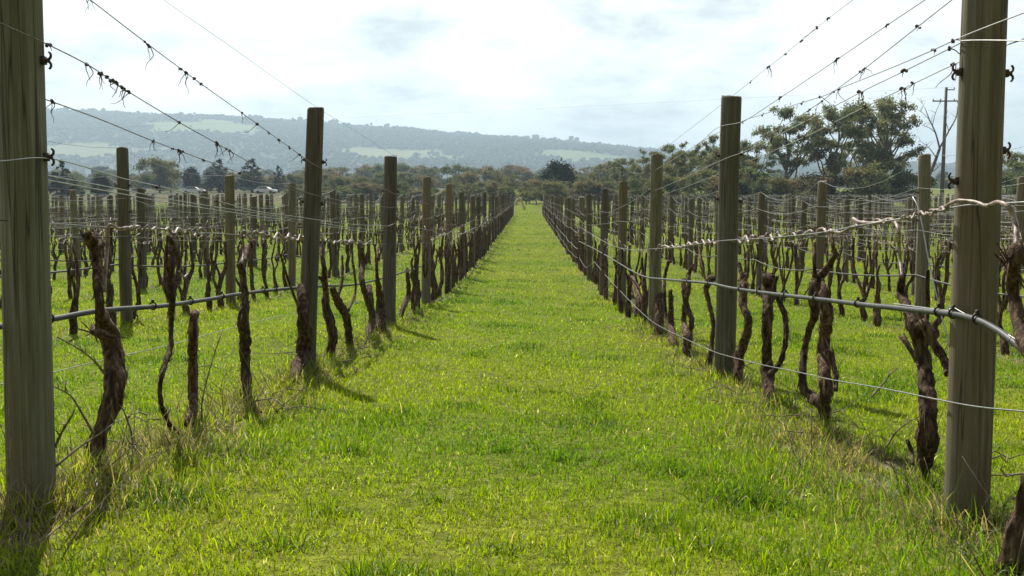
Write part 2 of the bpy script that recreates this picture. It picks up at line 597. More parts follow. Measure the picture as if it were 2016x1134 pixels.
tag(np_obj('ground', np.stack([XX, YY, ZZ], -1).reshape(-1, 3), Q=Qg, mat=M['ground'], smooth=True), kind='structure')

# ------------------------------------------------------------------ hills
RX = [-4500, -2500, -1286, -1081, -970, -807, -657, -547, -438, -328, -192, -55, 82, 192, 356, 560, 900, 1200, 2000, 4500]
RP = [225, 222, 222, 228, 233, 235, 243, 247, 255, 258, 270, 277, 284, 291, 303, 318, 326, 330, 326, 320]
RZ = [(395 - p_) / F * 2600 + ZC for p_ in RP]


def hill_z(x, y):
    rz = np.interp(x, RX, RZ)
    t = np.clip((y - 1250) / 1350, 0, 1)
    s = t * t * (3 - 2 * t)
    s = .55 * s + .45 * t
    fall = np.clip((y - 2600) / 1500, 0, 1)
    z = 14 + (rz - 14) * s * (1 - .8 * fall * fall)
    gul = np.sin(x / 170. + np.sin(y / 300.) * 1.2) * np.sin(y / 260. + x / 500.)
    return z + gul * 9 * np.sin(np.clip(t, 0, 1) * math.pi)


hx = np.linspace(-2800, 2800, 281)
hy = np.concatenate([np.linspace(1150, 2700, 110), np.linspace(2750, 4000, 14)])
HX, HY = np.meshgrid(hx, hy)
HZ = hill_z(HX, HY)


def hill_hit(px, py):
    r = ray(px, py)
    for y in np.arange(1200, 2640, 8.):
        p = EYE + r * (y / r.y)
        if hill_z(p.x, p.y) > p.z:
            return p.x, p.y
    p = EYE + r * (2590 / r.y)
    return p.x, p.y


FIELDS = []          # cleared paddocks on the hillside: centre, half sizes, colour
for (px, py, hw, hd, c) in ((425, 250, 150, 170, (.19, .27, .075)), (170, 297, 140, 90, (.22, .25, .11)), (520, 243, 60, 40, (.17, .23, .08)),
                            (770, 303, 115, 120, (.25, .28, .11)), (850, 312, 60, 60, (.23, .27, .10)), (1135, 305, 75, 110, (.20, .26, .10)),
                            (1200, 312, 50, 60, (.18, .25, .09))):
    fx, fy = hill_hit(px, py)
    FIELDS.append((fx, fy, hw, hd, c))


def field_w(x, y):
    out = np.zeros(np.shape(x)); col = np.zeros(np.shape(x) + (3,))
    for fx, fy, hw, hd, c in FIELDS:
        q = ((x - fx) / hw) ** 2 + ((y - fy) / hd) ** 2 + .35 * np.sin(x / 31. + y / 57.) + .2 * np.sin(y / 23. - x / 40.)
        w = np.clip((1.15 - q) / .55, 0, 1)
        col = np.where((w > out)[..., None], np.array(c), col)
        out = np.maximum(out, w)
    return out, col


fw_, fc_ = field_w(HX, HY)
hc = np.array((.030, .041, .022)) * (1 - fw_[..., None]) + fc_ * .62 * fw_[..., None]
ih = np.arange(HX.size).reshape(HX.shape)
Qh = np.stack([ih[:-1, :-1], ih[:-1, 1:], ih[1:, 1:], ih[1:, :-1]], -1).reshape(-1, 4)
tag(np_obj('hills', np.stack([HX, HY, HZ], -1).reshape(-1, 3), Q=Qh, mat=M['hill'], col=hc.reshape(-1, 3), smooth=True), kind='structure')

# far-off woods: many rounded crowns that read as one mass
g = np.random.default_rng(5)
ICO_V = []
tphi = (1 + 5 ** .5) / 2
for a, b in ((1, tphi), (-1, tphi), (1, -tphi), (-1, -tphi)):
    ICO_V += [(a, b, 0)]
for a, b in ((1, tphi), (-1, tphi), (1, -tphi), (-1, -tphi)):
    ICO_V += [(0, a, b)]
for a, b in ((tphi, 1), (tphi, -1), (-tphi, 1), (-tphi, -1)):
    ICO_V += [(a, 0, b)]
ICO_V = np.array(ICO_V) / np.linalg.norm(ICO_V[0])
ICO_F = []
for i in range(12):
    for j in range(i + 1, 12):
        for k in range(j + 1, 12):
            d1, d2, d3 = [np.linalg.norm(ICO_V[p_] - ICO_V[q_]) for p_, q_ in ((i, j), (j, k), (i, k))]
            if max(d1, d2, d3) < 1.1:
                n_ = np.cross(ICO_V[j] - ICO_V[i], ICO_V[k] - ICO_V[i])
                ICO_F.append((i, j, k) if n_.dot(ICO_V[i]) > 0 else (i, k, j))
ICO_F = np.array(ICO_F)


def blobs(name, x, y, z, r, colbase, mat, sub=3):
    """each crown = a few displaced lumps"""
    V = []; T = []; C = []
    n = len(x)
    for s_ in range(sub):
        ox = g.normal(0, .45, n) * r; oy = g.normal(0, .45, n) * r; oz = g.normal(0.1, .35, n) * r
        rr = r * g.uniform(.45, .8, n)
        jit = g.uniform(.7, 1.3, (n, 12, 1))
        v = ICO_V[None] * jit * rr[:, None, None] * np.array([1, 1, .85]) + np.stack([x + ox, y + oy, z + oz + r * .55], -1)[:, None]
        base = len(V) * n * 12
        T.append((ICO_F[None] + (np.arange(n) * 12)[:, None, None] + base).reshape(-1, 3))
        V.append(v.reshape(-1, 3))
        c = np.array(colbase)[None, None] * g.uniform(.85, 1.15, (n, 1, 1)) * np.array([1, 1, 1]) + np.zeros((n, 12, 3))
        c[..., 0] *= g.uniform(.85, 1.3, (n, 1))
        C.append(c.reshape(-1, 3))
    return np_obj(name, np.concatenate(V), T=np.concatenate(T), mat=mat, col=np.concatenate(C), smooth=True)


n = 62000
x = g.uniform(-1750, 1750, n); y = 1200 + 1480 * np.sqrt(g.uniform(0, 1, n))
w, _ = field_w(x, y)
clump = np.sin(x / 90. + np.sin(y / 70.)) * np.sin(y / 110.) * .5 + .5
keep = (g.uniform(0, 1, n) > w * 1.02) & (g.uniform(0, 1, n) < .55 + .45 * clump) & (np.abs(x / y) < .68)
x, y = x[keep], y[keep]
# a ragged line of taller trees along the ridge
xr = g.uniform(-1750, 1500, 420); yr = g.uniform(2560, 2640, 420)
x = np.concatenate([x, xr]); y = np.concatenate([y, yr])
r = np.concatenate([g.uniform(3.2, 6.5, keep.sum()), g.uniform(5, 11, 420) * g.choice([.6, 1, 1.2], 420)])
tag(blobs('hill_woods', x, y, hill_z(x, y), r, (.050, .066, .036), M['wood'], 2), 'hazy forest covering the long blue hills', 'woods', kind='stuff')

n = 2600
x = g.uniform(-640, 640, n); y = g.uniform(480, 1150, n)
keep = (np.abs(x / y) < .66) & (np.sin(y / 60. + x / 200.) > -.5)
x, y = x[keep], y[keep]
tag(blobs('distant_woods', x, y, Gv(x, y) - 1, g.uniform(3.5, 7.5, len(x)), (.040, .058, .030), M['wood'], 3), 'dark belt of woodland between the vineyard trees and the hills', 'woods', kind='stuff')


# ------------------------------------------------------------------ trees
def leaf_cloud(centres, radii, per, size, base, droop=0.0, seed=0, flat=.75, stretch=1.8):
    q = np.random.default_rng(seed)
    Vs, Cs = [], []
    for c, rr in zip(centres, radii):
        m = max(12, int(per * rr * rr))
        d = q.normal(0, 1, (m, 3)); d /= np.linalg.norm(d, axis=1)[:, None]
        rad = rr * np.abs(q.normal(.62, .30, m)) * (1 + .3 * np.sin(d[:, 0] * 5 + seed) * np.sin(d[:, 1] * 4 + c[0]))
        p = np.array(c) + d * rad[:, None] * np.array([1, 1, flat])
        s = size * q.uniform(.6, 1.4, m)
        ax = q.normal(0, 1, (m, 3)); ax[:, 2] -= droop * 2; ax /= np.linalg.norm(ax, axis=1)[:, None]
        bx = np.cross(ax, q.normal(0, 1, (m, 3))); bx /= np.linalg.norm(bx, axis=1)[:, None] + 1e-9
        a = ax * (s * stretch)[:, None] * .5; b = bx * s[:, None] * .5
        Vs.append(np.stack([p - a, p + b, p + a, p - b], 1).reshape(-1, 3))
        tone = q.uniform(.72, 1.3) * np.ones(m) * q.uniform(.75, 1.25, m)
        cc = np.array(base)[None] * tone[:, None]
        cc[:, 0] *= q.uniform(.85, 1.25)
        Cs.append(np.repeat(cc, 4, 0))
    V = np.concatenate(Vs); C = np.concatenate(Cs)
    return V, np.arange(len(V)).reshape(-1, 4), C


def gum_tree(seed, h, spread, leafcol, per=150, leaf=.22, fork=.3, nclump=15, clump=1.0, droop=.4, low=.36):
    """an open eucalypt: forked trunk, wandering limbs, separate leafy clumps with sky between them"""
    q = random.Random(seed)
    root = empty('gum_tree', (0, 0, 0))
    mb = MB()
    r0 = h * .02 + .04
    lx, ly = q.uniform(-.08, .08), q.uniform(-.08, .08)
    axis = [(0, 0, -.3, r0 * 1.3)]
    for i in range(1, 6):
        t_ = i / 5
        axis.append((lx * h * t_ + q.uniform(-.25, .25), ly * h * t_ + q.uniform(-.25, .25), h * .8 * t_, r0 * (1 - .78 * t_)))
    A = spline(axis, 4)
    mb.tube(A[:, :3], list(A[:, 3]), 8, .12, seed, 2)
    pts = []
    tries = 0
    while len(pts) < nclump and tries < 4000:
        tries += 1
        d = Vector((q.gauss(0, 1), q.gauss(0, 1), q.gauss(0, 1))).normalized() * (q.uniform(.25, 1) ** .5)
        zc = (1 + low) / 2 - .03
        p = Vector((d.x * spread * .5, d.y * spread * .5, h * (zc + d.z * (1 - low) * .46)))
        if all((p - o).length > h * .15 for o in pts): pts.append(p)
    cs, rs = [], []
    for p in pts:
        # a limb from the trunk, leaving it below the clump
        zt = max(h * fork * .8, p.z - q.uniform(.16, .3) * h - .35 * math.hypot(p.x, p.y))
        i = int(np.argmin(np.abs(A[:, 2] - zt)))
        s_ = Vector(A[i, :3]); r1 = A[i, 3] * .6
        m1 = s_.lerp(p, .4) + Vector((q.uniform(-.35, .35), q.uniform(-.35, .35), -.25)); m2 = s_.lerp(p, .75) + Vector((q.uniform(-.3, .3), q.uniform(-.3, .3), .05))
        S_ = spline([tuple(s_), tuple(m1), tuple(m2), tuple(p)], 4)
        mb.tube(S_, list(np.linspace(r1, max(.02, r1 * .3), len(S_))), 6, .1, seed, 3, cap=False)
        R_ = h * .072 * clump * q.uniform(.75, 1.35)
        for k in range(q.choice([4, 5, 6])):
            o_ = Vector((q.gauss(0, .68), q.gauss(0, .68), q.gauss(.1, .34))) * R_
            cs.append(tuple(p + o_)); rs.append(R_ * q.uniform(.5, .85))
            if k < 3:
                mb.tube([p - Vector((0, 0, R_ * .4)), p.lerp(p + o_, .6), p + o_], [max(.02, r1 * .3), .025, .015], 4, cap=False)
    mb.build('trunk', M['trunk'], root)
    V, Q, C = leaf_cloud(cs, rs, per, leaf, leafcol, droop, seed, .78)
    np_obj('crown', V, Q=Q, mat=M['leaf'], parent=root, col=C)
    root['h'] = float(V[:, 2].max())
    return root


def bush_tree(seed, h, wdt, leafcol, per=90, leaf=.3, mat='leaf', name='gum_tree', droop=.2, cone=0.0):
    q = random.Random(seed)
    root = empty(name, (0, 0, 0))
    mb = MB()
    mb.tube(spline([(0, 0, -.3), (q.uniform(-.2, .2), 0, h * .3), (q.uniform(-.3, .3), q.uniform(-.3, .3), h * .7)], 3), list(np.linspace(h * .025, h * .008, 7)), 6, .1, seed, 2)
    for i in range(4):
        a = q.uniform(0, 6.28)
        mb.tube([(0, 0, h * .22), (math.cos(a) * wdt * .18, math.sin(a) * wdt * .18, h * .42), (math.cos(a) * wdt * .32, math.sin(a) * wdt * .32, h * .6)], [h * .012, h * .009, h * .004], 5)
    mb.build('trunk', M['trunk'], root)
    cs, rs = [], []
    for i in range(34 if cone else 26):
        if cone:
            t_ = (i + q.random()) / 34
            z = h * (.08 + .88 * t_)
            rad = wdt * .5 * (1 - t_ ** 1.4) * math.sqrt(q.random())
            rr = max(.35, wdt * .16 * (1.15 - t_))
        else:
            z = h * q.uniform(.22, .88)
            k = 1 - ((z / h - .55) / .5) ** 2
            rad = wdt * .5 * math.sqrt(max(.05, k)) * math.sqrt(q.random()) * .85
            rr = wdt * q.uniform(.11, .2)
        a = q.uniform(0, 6.28)
        cs.append((math.cos(a) * rad, math.sin(a) * rad, z)); rs.append(rr)
    V, Q, C = leaf_cloud(cs, rs, per, leaf, leafcol, droop, seed, .8 if not cone else 1.0)
    np_obj('crown', V, Q=Q, mat=M[mat], parent=root, col=C)
    root['h'] = float(h)
    return root


GUMC = (.150, .172, .105)
used = {}


def place(proto, px, top, dist, sxy=1.0, label=None, cat='tree', group=None, rz=None, name=None):
    """stand a tree at a distance so that its top reaches the photographed height"""
    p = onY(px, top, dist)
    zb = G(p.x, dist)
    s = (p.z - zb) / proto['h']
    rz_ = rnd.uniform(0, 6.28) if rz is None else rz
    if proto.name not in used:
        used[proto.name] = 1
        o = proto
    else:
        o = copy_thing(proto, (0, 0, 0))
    o.location = (p.x, dist, zb); o.rotation_euler = (0, 0, rz_); o.scale = (s * sxy, s * sxy, s)
    if 'h' in o and o is not proto: del o['h']
    tag(o, label, cat, group)
    return o


# the tall gums on the right, one by one
A1 = gum_tree(21, 11, 6.4, GUMC, 430, .12, .3, 14, 1.08)
A2 = gum_tree(34, 11, 8.2, (.142, .164, .098), 430, .12, .28, 19, 1.02)
A3 = gum_tree(47, 12, 7.0, (.150, .170, .105), 430, .12, .32, 17, 1.0)
A4 = gum_tree(58, 10, 6.2, (.155, .168, .105), 430, .125, .3, 13, 1.1)
B1 = bush_tree(3, 8, 6.5, (0.118, 0.145, 0.083), 210, .18)
B2 = bush_tree(4, 7, 6.5, (0.099, 0.130, 0.077), 210, .18)
B3 = bush_tree(5, 7, 7.5, (0.146, 0.156, 0.090), 210, .18)
B4 = bush_tree(6, 6, 6.5, (0.151, 0.143, 0.100), 210, .18)
CN = bush_tree(7, 9, 6.5, (.026, .045, .026), 170, .24, 'needle', 'conifer_tree', .3, 1.0)
CD = bush_tree(8, 8, 8.5, (.024, .040, .027), 150, .26, 'needle', 'conifer_tree', .1)

GT = 'tall gums at the right edge of the vineyard'
place(A1, 1560, 203, 105, 1.0, 'tall open gum tree with rounded top, left one of the three tallest', group=GT, rz=.4)
place(A2, 1652, 200, 108, 1.0, 'broad tall gum tree in the middle of the three tallest', group=GT, rz=2.0)
place(A3, 1745, 180, 104, 1.0, 'tallest gum tree, with a narrow top, nearest the bare dead tree', group=GT, rz=1.1)
place(A4, 1430, 268, 112, 1.0, 'gum tree behind the second post right of the lane', group=GT, rz=3.0)
place(A1, 1395, 262, 122, .8, 'slim gum with a small round top standing just left of the second right post', group=GT, rz=4.2)
place(A4, 1335, 277, 118, 1.0, 'leaning gum tree with open crown at the left end of the tall gums', group=GT, rz=5.0)
place(A2, 1700, 235, 122, 1.0, 'gum tree filling the gap behind the tallest gums', group=GT, rz=5.3)
place(A4, 1275, 292, 130, 1.0, 'lower gum behind the third post right of the lane', group=GT, rz=1.7)
place(A3, 1998, 292, 110, .9, 'gum tree at the right edge of the photo, past the big post', group=GT, rz=2.7)
place(A2, 1490, 270, 116, 1.0, 'mid height gum between the second right post and the tallest gums', group=GT, rz=.9)
for px, top, d, k, lab in ((1225, 308, 150, A2, 'gum standing between the dark pine and the third right post'), (1180, 322, 160, A4, 'thin gum just right of the dark pine'), (1300, 300, 136, A1, 'gum directly behind the third post right of the lane'), (1360, 292, 126, A2, 'broad gum between the second and third right posts')):
    place(k, px, top, d, 1.1, lab, group=GT)
for i, (px, top, d, k) in enumerate(((1380, 330, 104, B1), (1480, 322, 100, B2), (1530, 345, 98, B3), (1590, 342, 99, B4), (1640, 335, 100, B2), (1700, 322, 98, B3), (1755, 312, 100, B1), (1795, 335, 102, B2), (1320, 342, 108, B3), (1265, 346, 112, B2), (1440, 335, 100, B4), (1985, 335, 100, B2), (2040, 310, 104, B1), (1930, 345, 118, B4))):
    place(k, px, top, d, 1.25, 'leafy undergrowth tree filling the foot of the tall gums', group='understorey trees below the tall gums')
place(CD, 1095, 318, 150, 1.0, 'wide dark pine standing out behind the far end of the lane', rz=0)
place(CN, 430, 311, 215, 1.9, 'dark conical conifer behind the white cars, left one of the pair', group='dark conifers left of the lane')
place(CN, 495, 310, 216, 1.9, 'dark conical conifer behind the white cars, right one of the pair', group='dark conifers left of the lane')
place(CN, 548, 324, 222, 1.3, 'small dark conifer right of the conifer pair', group='dark conifers left of the lane')
place(CN, 120, 312, 150, 1.2, 'dark tree beside the nearest left post', group='dark conifers left of the lane')
place(CD, 378, 330, 214, .8, 'dark rounded tree left of the conifer pair', group='dark conifers left of the lane')
place(CD, 195, 343, 150, .8, 'low dark rounded tree between the nearest left post and the next row', group='dark conifers left of the lane')
place(B3, 312, 308, 208, 1.1, 'olive green spreading gum behind the nearest post of the second left row', group='trees behind the left rows')
place(A4, 335, 318, 218, 1.0, 'thin crowned gum right of the olive spreading gum', group='trees behind the left rows')
place(B3, 578, 340, 212, 1.0, 'olive bushy tree just left of the second left post', group='trees behind the left rows')

BELT = 'grey green trees of the belt beyond the vineyard'
q = random.Random(77)
for layer, (d0, d1, t0, t1, n) in enumerate(((240, 330, 316, 330, 34), (150, 200, 334, 352, 30), (128, 146, 352, 368, 24))):
    for i in range(n):
        px = 40 + (1280 - 40) * (i + q.random() * .8) / n if layer < 2 else 560 + (1250 - 560) * (i + q.random() * .8) / n
        top = q.uniform(t0, t1) + (10 if px < 620 and layer == 0 else 0) + (8 if px < 600 else 0)
        lab = ('grey green gum at the back of the wooded belt', 'bushy gum in the middle of the wooded belt', 'dark bushy tree at the front of the wooded belt by the far headland')[layer]
        place(q.choice([B1, B2, B3, B4, A4, B4]), px, top, q.uniform(d0, d1) + (55 if px < 640 and layer == 1 else 0), q.uniform(1.1, 1.5), lab, group=BELT)


q = random.Random(78)
for i in range(26):
    px = 560 + 720 * (i + q.random() * .8) / 26
    place(q.choice([B1, B2, B3, B4]), px, q.uniform(368, 382), q.uniform(133, 142), q.uniform(1.6, 2.3), 'low shrub along the far headland under the wooded belt', 'shrub', 'shrubs along the far headland')

for i in range(20):
    px = 1290 + 800 * (i + q.random() * .8) / 20
    place(q.choice([B1, B2, B3, B4, A4]), px, q.uniform(338, 352), q.uniform(250, 310), q.uniform(1.2, 1.6), 'grey green tree seen far behind the tall gums and the power pole', group='far trees behind the tall gums')
for i in range(16):
    px = 60 + 540 * (i + q.random() * .8) / 16
    place(q.choice([B1, B2, B3, B4]), px, q.uniform(362, 371), q.uniform(238, 250), q.uniform(1.8, 2.6), 'low shrub at the back of the dry paddock behind the left rows', 'shrub', 'shrubs behind the dry paddock')

# bare dead tree and power pole
def dead_tree():
    b = onY(1790, 395, 92); base = Vector((b.x + 1.2, 92, G(b.x, 92)))
    root = empty('dead_tree', base)
    q = random.Random(4)
    mb = MB()

    def W_(px, py, dy=0): return onY(px, py, 92 + dy) - base
    tr = [(0, 0, -.2), W_(1822, 365), W_(1838, 325), W_(1850, 292)]
    mb.tube(spline(tr, 5), list(np.linspace(.2, .13, 16)), 7, .1, 1, 3)
    mb.build('trunk', M['dead'], root)
    br = MB()
    for L, r in (([W_(1850, 292), W_(1842, 262, .4), W_(1830, 236, .8), W_(1822, 215, 1)], .09), ([W_(1850, 292), W_(1868, 258, -.5), W_(1882, 232, -.8), W_(1886, 205, -1)], .09),
                 ([W_(1842, 262, .4), W_(1830, 252, 1), W_(1815, 247, 1.4)], .045), ([W_(1836, 246, .6), W_(1842, 222, .4), W_(1852, 200, .2)], .04), ([W_(1843, 310), W_(1828, 290, -.8), W_(1812, 278, -1.2)], .05),
                 ([W_(1868, 258, -.5), W_(1862, 236, 0), W_(1866, 216, .2)], .04), ([W_(1832, 340), W_(1846, 330, .7), W_(1856, 318, 1)], .05), ([W_(1830, 236, .8), W_(1816, 222, .6), W_(1806, 216, .5)], .03),
                 ([W_(1882, 232, -.8), W_(1892, 222, -1), W_(1900, 220, -1)], .03), ([W_(1828, 290, -.8), W_(1818, 294, -1)], .025), ([W_(1822, 215, 1), W_(1814, 200, 1.2)], .025)):
        S_ = spline([tuple(v) for v in L], 4)
        br.tube(S_, list(np.linspace(r, r * .35, len(S_))), 5, .1, 2, 4)
        for k in range(3):
            p = Vector(S_[q.randrange(len(S_) // 2, len(S_))])
            d = Vector((q.uniform(-1, 1), q.uniform(-1, 1), q.uniform(.1, 1))).normalized() * q.uniform(.4, 1.0)
            br.tube([p, p + d * .5 + Vector((0, 0, .05)), p + d], [.022, .016, .008], 4)
    br.build('branches', M['dead'], root)
    tag(root, 'bare dead tree with crooked grey branches beside the power pole', 'dead tree')


dead_tree()

PD = 97.0
pt = onY(1863, 172, PD)
pb = G(pt.x, PD)
PH = pt.z - pb
pole = empty('power_pole', (pt.x, PD, pb))
mb = MB(); mb.tube([(0, 0, -.5), (0, 0, PH * .5), (0, 0, PH)], [.2, .165, .13], 10); mb.build('pole', M['pole'], pole)
mb = MB(); mb.box((0.05, -.2, PH - 1.35), (1.42, .05, .06)); mb.build('crossarm', M['pole'], pole)
mb = MB(); mb.box((.32, -.19, PH - .25), (.42, .04, .045)); mb.build('crossarm', M['pole'], pole)
for xx, zz_ in ((-1.3, -1.2), (-.6, -1.2), (.75, -1.2), (1.38, -1.2), (.7, -.08)):
    mb = MB(); mb.tube([(xx, -.2, PH + zz_ - .1), (xx, -.2, PH + zz_), (xx, -.2, PH + zz_ + .08)], [.045, .07, .03], 8); mb.build('insulator', M['insul'], pole)
tag(pole, 'tall wooden power pole with crossarm behind the big right post', 'power pole')
mb = MB()
a = Vector((pt.x + .7, PD - .2, pt.z + .0)); b = onY(-500, 262, 230.)
P = []
for i in range(41):
    t_ = i / 40
    p = a.lerp(b, t_); p.z -= 2.2 * math.sin(math.pi * t_) * .6
    P.append(p)
mb.tube(P, .007, 4); tag(mb.build('power_line', M['rust']), 'faint overhead line running left across the sky from the pole', 'power line')


# white cars on the far paddock
def car(px, d, rz, label, sedan=True):
    p = onY(px, 372, d)
    root = empty('parked_car', (p.x, d, G(p.x, d)), rz)
    prof = [(-2.2, .35), (2.2, .35), (2.25, .62), (2.1, .86), (1.05, .95), (.45, 1.42), (-1.1, 1.46), (-1.75, .98), (-2.2, .9), (-2.28, .6)]
    V = []; Fc = []
    nn = len(prof)
    for s_, w_ in ((-1, .85), (1, .85)):
        for (u, z) in prof:
            V.append((u, s_ * (w_ - (.14 if z > 1.2 else 0)), z))
    Fc.append(tuple(range(nn))); Fc.append(tuple(range(2 * nn - 1, nn - 1, -1)))
    for i in range(nn):
        j = (i + 1) % nn
        Fc.append((i, i + nn, j + nn, j))
    mesh_obj('body', V, Fc, M['white'], root, False)
    for s_ in (-1, 1):
        y_ = s_ * .84
        V = [(.95, y_, .99), (.42, y_ - s_ * .11, 1.36), (-1.05, y_ - s_ * .11, 1.39), (-1.55, y_, 1.0)]
        V2 = [(v[0], v[1] + s_ * .012, v[2]) for v in V]
        mesh_obj('side_window', V + V2, [(0, 1, 2, 3), (7, 6, 5, 4), (0, 4, 5, 1), (1, 5, 6, 2), (2, 6, 7, 3), (3, 7, 4, 0)], M['glass'], root, False)
        for u in (-1.35, 1.4):
            mb = MB(); mb.tube([(u, y_ - s_ * .16, .32), (u, y_ + s_ * .03, .32)], .32, 16); mb.build('wheel', M['tyre'], root)
    tag(root, label, 'car', 'white cars parked beyond the vineyard')


car(381, 196, .1, 'white car parked beyond the left rows, the left one, under the dark trees')
car(523, 198, -.15, 'white car parked beyond the left rows, the right one, near the second post')

# ------------------------------------------------------------------ vineyard layout
XL, XR, PITCHX, SP = -1.4, 1.34, 2.74, 3.56
YL0, YR0 = 2.66, 2.90
NROW, NPOST = 18, 25
ORD = ['first', 'second', 'third', 'fourth', 'fifth', 'sixth', 'seventh', 'eighth', 'ninth', 'tenth', 'eleventh', 'twelfth', 'thirteenth', 'fourteenth', 'fifteenth', 'sixteenth', 'seventeenth', 'eighteenth', 'nineteenth', 'twentieth']


def rowx(side, k): return XL - PITCHX * k if side < 0 else XR + PITCHX * k
def y0(side): return YL0 if side < 0 else YR0
def sidew(side): return 'left' if side < 0 else 'right'


def rown(side, k):
    return 'the %s row %s of the lane' % (ORD[k], sidew(side))


def inframe(p, m=0.0):
    q_ = project(p)
    return q_ is not None and -m < q_[0] < 2016 + m and -m < q_[1] < 1134 + m


def post_mesh(seed, dia, h):
    q = random.Random(seed)
    n, ns = 16, 20
    V = []; Fc = []
    zs = [-.25] + [h * i / (n - 1) for i in range(n - 1)] + [h * .992, h]
    ox, oy = q.uniform(0, 99), q.uniform(0, 99)
    chk = q.uniform(0, 6.28)
    for i, z in enumerate(zs):
        f = (1.03 - .06 * max(0, z) / h)
        if i == len(zs) - 1: f *= .93
        cx = .006 * mnoise.noise(Vector((ox, z * 1.1, 0))); cy = .006 * mnoise.noise(Vector((oy, z * 1.1, 5)))
        for k in range(ns):
            a = 6.2832 * k / ns
            r_ = dia * .5 * f * (1 + .03 * mnoise.noise(Vector((math.cos(a) * 1.5 + ox, math.sin(a) * 1.5, z * 1.3))))
            zt = z
            if i >= len(zs) - 2: zt = z + .010 * math.cos(a + ox) + .006 * mnoise.noise(Vector((math.cos(a) * 3 + ox, math.sin(a) * 3, 1)))
            V.append((cx + r_ * math.cos(a), cy + r_ * math.sin(a), zt))
    m = len(zs)
    for i in range(m - 1):
        for k in range(ns):
            Fc.append((i * ns + k, i * ns + (k + 1) % ns, (i + 1) * ns + (k + 1) % ns, (i + 1) * ns + k))
    Fc.append(tuple((m - 1) * ns + k for k in range(ns)))
    me = bpy.data.meshes.new('vineyard_post')
    me.from_pydata(V, [], Fc)
    me.polygons.foreach_set('use_smooth', [len(p_.vertices) == 4 for p_ in me.polygons])
    me.materials.append(M['post'])
    return me


def clip_mesh():
    """a double-hooked plastic wire clip that stands out from the post's side (+x)"""
    mb = MB()
    mb.box((.008, 0, 0), (.010, .012, .016))
    for s_ in (-1, 1):
        P = []
        for i in range(9):
            a = -1.2 + 3.9 * i / 8
            P.append((.030 + .016 * math.sin(a) - .006, 0, s_ * (.020 - .016 * math.cos(a) * 1.0)))
        mb.tube(P, list(np.linspace(.0065, .0045, 9)), 6)
    mb.tube([(.012, 0, 0), (.035, 0, 0)], .006, 6)
    o = mb.build('wire_clip', M['clip'], None, True, False)
    return o.data


CLIP = clip_mesh()
DIAS = [.128, .134, .122, .138, .126, .13, .118, .136]
PMESH = [post_mesh(100 + i, d, 1.8) for i, d in enumerate(DIAS)]

# surveyed posts beside the lane: (y, height, lean along the row, lean across, diameter)
SPEC = {(-1, 0): (2.64, 1.78, .07, -.008, .124), (-1, 1): (6.0, 1.73, .33, .02, .112), (-1, 2): (9.60, 1.745, .28, .0, .134), (-1, 3): (13.1, 1.79, .35, 0, .122),
        (-1, 4): (16.75, 1.90, .4, 0, .125), (1, 0): (2.90, 1.80, .02, .0, .127), (1, 1): (6.53, 1.92, .03, .015, .138), (1, 2): (10.19, 1.87, -.01, .0, .130), (1, 3): (13.75, 1.83, 0, 0, .128)}
POSTS = {}
nvis = {}
cands = []
for side in (-1, 1):
    for k in range(NROW):
        for j in range(NPOST if k else NPOST - (0 if side < 0 else 2)):
            x = rowx(side, k) + rnd.uniform(-.03, .03) * (k > 0 or j > 4)
            y = y0(side) + SP * j + rnd.uniform(-.06, .06)
            h = rnd.uniform(1.76, 1.95)
            ly, lx, dia = rnd.uniform(-.03, .10), rnd.uniform(-.05, .05), None
            if k == 0 and (side, j) in SPEC:
                y, h, ly, lx, dia = SPEC[(side, j)]
                x = rowx(side, k)
            if k == 1 and j == 2: x, h = rowx(side, k), 1.80 if side < 0 else 1.87
            POSTS[(side, k, j)] = (x, y, h, ly, lx, dia)
            z = G(x, y)
            if inframe((x, y, z + h * .6), 160) or inframe((x, y, z + h * .2), 160):
                cands.append((math.hypot(x, y), side, k, j))
cands.sort()
POST_N = 285
far_posts = []
count = {}
